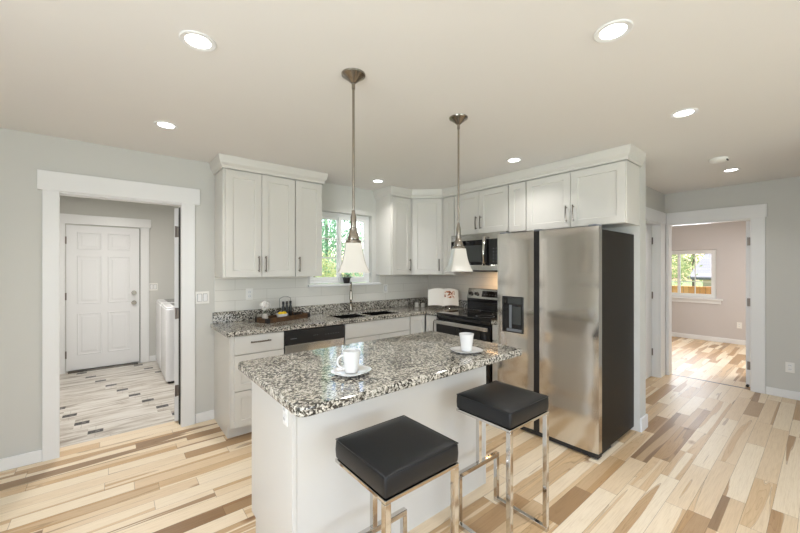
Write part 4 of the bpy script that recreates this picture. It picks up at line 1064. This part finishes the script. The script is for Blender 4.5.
bk = thing('open_cookbook', 'open cookbook with a blank page and a food photo page, on a stand', 'book', bkc+Vector((0, 0, 0.04)))
LM = BM_ @ Matrix.Translation((0, -0.022, 0.040)) @ lean
def page(sgn, off, th, name, mat, w_=0.195, h=0.222, bulge=0.016):
    m = MB(); n = 12; F_, B_ = [], []
    for k in range(n+1):
        s_ = k/n; x = sgn*w_*s_; y = -off-bulge*math.sin(PI*min(1, s_*1.15))**0.8*(1-s_*0.3) if s_*1.15 < 1 else -off
        dz = -0.006*s_
        F_.append((x, y)); B_.append((x, y+th))
    top = lambda s_: h+0.012*math.sin(PI*s_)-0.016*s_
    bot = lambda s_: 0.004*s_-0.0+0.006*math.sin(PI*s_)
    vf = [[m.bm.verts.new((p[0], p[1], z(k/n))) for z in (bot, top)] for k, p in enumerate(F_)]
    vb = [[m.bm.verts.new((p[0], p[1], z(k/n))) for z in (bot, top)] for k, p in enumerate(B_)]
    for k in range(n):
        m.bm.faces.new((vf[k][0], vf[k+1][0], vf[k+1][1], vf[k][1])); m.bm.faces.new((vb[k][0], vb[k][1], vb[k+1][1], vb[k+1][0]))
        m.bm.faces.new((vf[k][0], vb[k][0], vb[k+1][0], vf[k+1][0])); m.bm.faces.new((vf[k][1], vf[k+1][1], vb[k+1][1], vb[k][1]))
    m.bm.faces.new((vf[0][0], vf[0][1], vb[0][1], vb[0][0])); m.bm.faces.new((vf[n][0], vb[n][0], vb[n][1], vf[n][1]))
    m.xf(LM); return m.build(name, mat, bk, smooth=30)
tag(page(-1, 0.004, 0.008, 'page', 'paper_white'), 'blank white left page')
tag(page(1, 0.004, 0.008, 'page', 'paper_white'), 'white right page with food photo')
m = MB(); n = 10
# printed photo on the right page: thin sheet following the curve
va = []
for k in range(n+1):
    s_ = 0.08+0.74*k/n; x = 0.185*s_; y = -0.0045-0.016*math.sin(PI*min(1, s_*1.15))**0.8*(1-s_*0.3) if s_*1.15 < 1 else -0.0045
    va.append([m.bm.verts.new((x, y-0.0008, 0.10)), m.bm.verts.new((x, y-0.0008, 0.192))])
for k in range(n): m.bm.faces.new((va[k][0], va[k+1][0], va[k+1][1], va[k][1]))
o = m.xf(LM).build('food_photo', 'photo_page', bk); sm_ = o.modifiers.new('s', 'SOLIDIFY'); sm_.thickness = 0.0004
MB().box(-0.19, 0.19, 0.005, 0.008, -0.004, 0.205).xf(LM).build('cover', 'tray_wood', bk, bevel=0.001)
for (x, y, r, h, lab) in ((3.16, 3.50, 0.032, 0.075, 'left'), (3.235, 3.46, 0.028, 0.065, 'right')):
    j = thing('glass_jar', 'small pale jar in the counter corner left of the cookbook, the %s one' % lab, 'jar', (x, y, CZ1), 'jars in the counter corner')
    MB().lathe([(0, 0), (r*0.9, 0), (r, 0.006), (r, h*0.75), (r*0.8, h*0.86), (0, h*0.86)], (x, y, CZ1+0.0005), 20).build('glass', 'jar_glass', j, smooth=True)
    MB().lathe([(0, 0), (r*0.82, 0), (r*0.82, h*0.14), (0, h*0.14)], (x, y, CZ1+0.001+h*0.86), 20).build('lid', 'nickel', j, smooth=True)

# potted plant on the sill
px, py, pz = 2.20, YB-0.006, WZ0+0.0095
pl = thing('potted_plant', 'small leafy plant in a black pot on the kitchen window sill', 'potted plant', (px, py, pz))
MB().lathe([(0, 0), (0.036, 0), (0.046, 0.060), (0.050, 0.062), (0.050, 0.072), (0.044, 0.072), (0.042, 0.060), (0, 0.058)], (px, py, pz), 24).build('pot', 'black_plastic', pl, smooth=30)
m = MB(); rnd = random.Random(5)
for k in range(110):
    q = rnd.uniform(0, 2*PI); r = rnd.uniform(0.0, 0.085); z = pz+0.066+rnd.uniform(0, 0.04)
    p = Vector((px+math.cos(q)*r, py+math.sin(q)*r*0.6, z)); d = Vector((math.cos(q), math.sin(q), rnd.uniform(-.2, .6))).normalized(); sd_ = d.cross(Vector((0, 0, 1))).normalized()
    m.face([p, p+d*0.013+sd_*0.008, p+d*0.028, p+d*0.013-sd_*0.008])
m.build('leaves', 'leaf_green', pl)

# ------------------------------------------------------------------ outdoors
struct(MB().box(-30, 60, -40, 60, -0.45, -0.35).build('ground', 'lawn_green'))
def tree(x, y, h, cr, label, mat, seed, n=5200, leaf=0.10, base=0.15, droop=False):
    rnd = random.Random(seed); z0 = -0.35
    t = thing('tree', label, 'tree', (x, y, z0))
    m = MB(); m.tube([(x, y, z0), (x+0.05, y, z0+h*0.35), (x-0.04, y+0.03, z0+h*0.9)], 0.009*h, 8)
    for k in range(9):
        q = rnd.uniform(0, 6.28); zz = z0+h*rnd.uniform(base, 0.8); L_ = cr*0.8
        m.tube([(x, y, zz), (x+math.cos(q)*L_*0.5, y+math.sin(q)*L_*0.5, zz+0.2), (x+math.cos(q)*L_, y+math.sin(q)*L_, zz+0.25)], 0.0035*h, 5)
    m.build('trunk', 'bark', t)
    vs_, fs_ = [], []
    clumps = []
    for k in range(70):
        f_ = rnd.uniform(base, 1.0); rad = cr*(math.sin(PI*min(1, (f_-base)/(1-base)*0.85+0.12))**0.7)
        q = rnd.uniform(0, 6.28); r = rad*math.sqrt(rnd.random()); clumps.append((x+math.cos(q)*r, y+math.sin(q)*r, z0+h*f_))
    for k in range(n):
        c = rnd.choice(clumps); s_ = cr*0.17
        p = Vector((rnd.gauss(c[0], s_), rnd.gauss(c[1], s_), rnd.gauss(c[2], s_*(1.6 if droop else 0.8))))
        a = Vector((rnd.gauss(0, 1), rnd.gauss(0, 1), rnd.gauss(0, 1) - (2.0 if droop else 0))).normalized(); b = a.orthogonal().normalized()
        q = rnd.uniform(0, 6.28); b = (b*math.cos(q)+a.cross(b)*math.sin(q))
        L_ = leaf*rnd.uniform(.6, 1.2); w_ = L_*(0.28 if droop else 0.5); i = len(vs_)
        vs_ += [p, p+a*L_*0.5+b*w_*0.5, p+a*L_, p+a*L_*0.5-b*w_*0.5]; fs_.append((i, i+1, i+2, i+3))
    loc = Vector(t.location); me = bpy.data.meshes.new('foliage'); me.from_pydata([v-loc for v in vs_], [], fs_); me.materials.append(MATS[mat])
    o = bpy.data.objects.new('foliage', me); C.objects.link(o); o.parent = t
tree(3.3, 8.9, 6.5, 1.3, 'drooping blue-green tree in the right half of the kitchen window', 'foliage_dark', 11, 8000, 0.16, 0.06, True)
tree(6.3, 12.2, 7.0, 1.7, 'pale green drooping tree in the left half of the kitchen window', 'foliage_dark', 12, 8000, 0.18, 0.1, True)
tree(3.0, 6.2, 2.0, 0.75, 'low yellow-green shrub below the trees outside the kitchen window', 'foliage_light', 13, 4200, 0.07, 0.05)
tree(6.6, 7.6, 3.2, 1.1, 'round yellow-green bush at right outside the kitchen window', 'foliage_light', 14, 4200, 0.09, 0.05)
tree(16.6, 4.5, 3.9, 1.25, 'leafy yellow-green tree left of the neighbouring roof in the far window', 'foliage_light', 15, 4200, 0.13, 0.1)
tree(29.5, 5.6, 7.6, 3.0, 'tall tree behind the neighbouring roof in the far window', 'foliage_light', 16, 4000, 0.25, 0.2)
# fence
fc = thing('wooden_fence', 'orange-brown board fence seen low through the far room window', 'fence', (14.5, 3.0, -0.35))
MB().box(14.5, 14.53, -3.0, 10.0, -0.35, 0.80).build('board_panel', 'fence_wood', fc)
MB().box(14.45, 14.58, -3.0, 10.0, 0.8005, 0.84).build('cap_rail', 'fence_wood', fc)
for k in range(6):
    MB().box(14.40, 14.495, -2.5+2.4*k, -2.4+2.4*k, -0.35, 0.799).build('post', 'fence_wood', fc)
# neighbouring house
hs = thing('neighbour_house', 'neighbouring house with grey shingled roof seen through far room window', 'house', (21, 1.0, -0.35))
MB().box(19.0, 25.0, -4.0, 3.3, -0.35, 1.07).build('wall', 'siding', hs)
m = MB(); m.bm.faces
rp = [(18.5, 1.05), (22.0, 2.15), (25.5, 1.05), (25.5, 0.95), (22.0, 2.03), (18.5, 0.95)]
va = [m.bm.verts.new((x, -4.4, z)) for x, z in rp]; vb = [m.bm.verts.new((x, 3.7, z)) for x, z in rp]
m.bm.faces.new(va); m.bm.faces.new(vb[::-1])
for k in range(6): m.bm.faces.new((va[k], va[(k+1) % 6], vb[(k+1) % 6], vb[k]))
m.build('roof', 'roof_shingle', hs)
wv_ = MB().box(18.96, 18.995, 1.0, 2.2, 0.35, 0.85).build('window', 'grey_glass', hs)
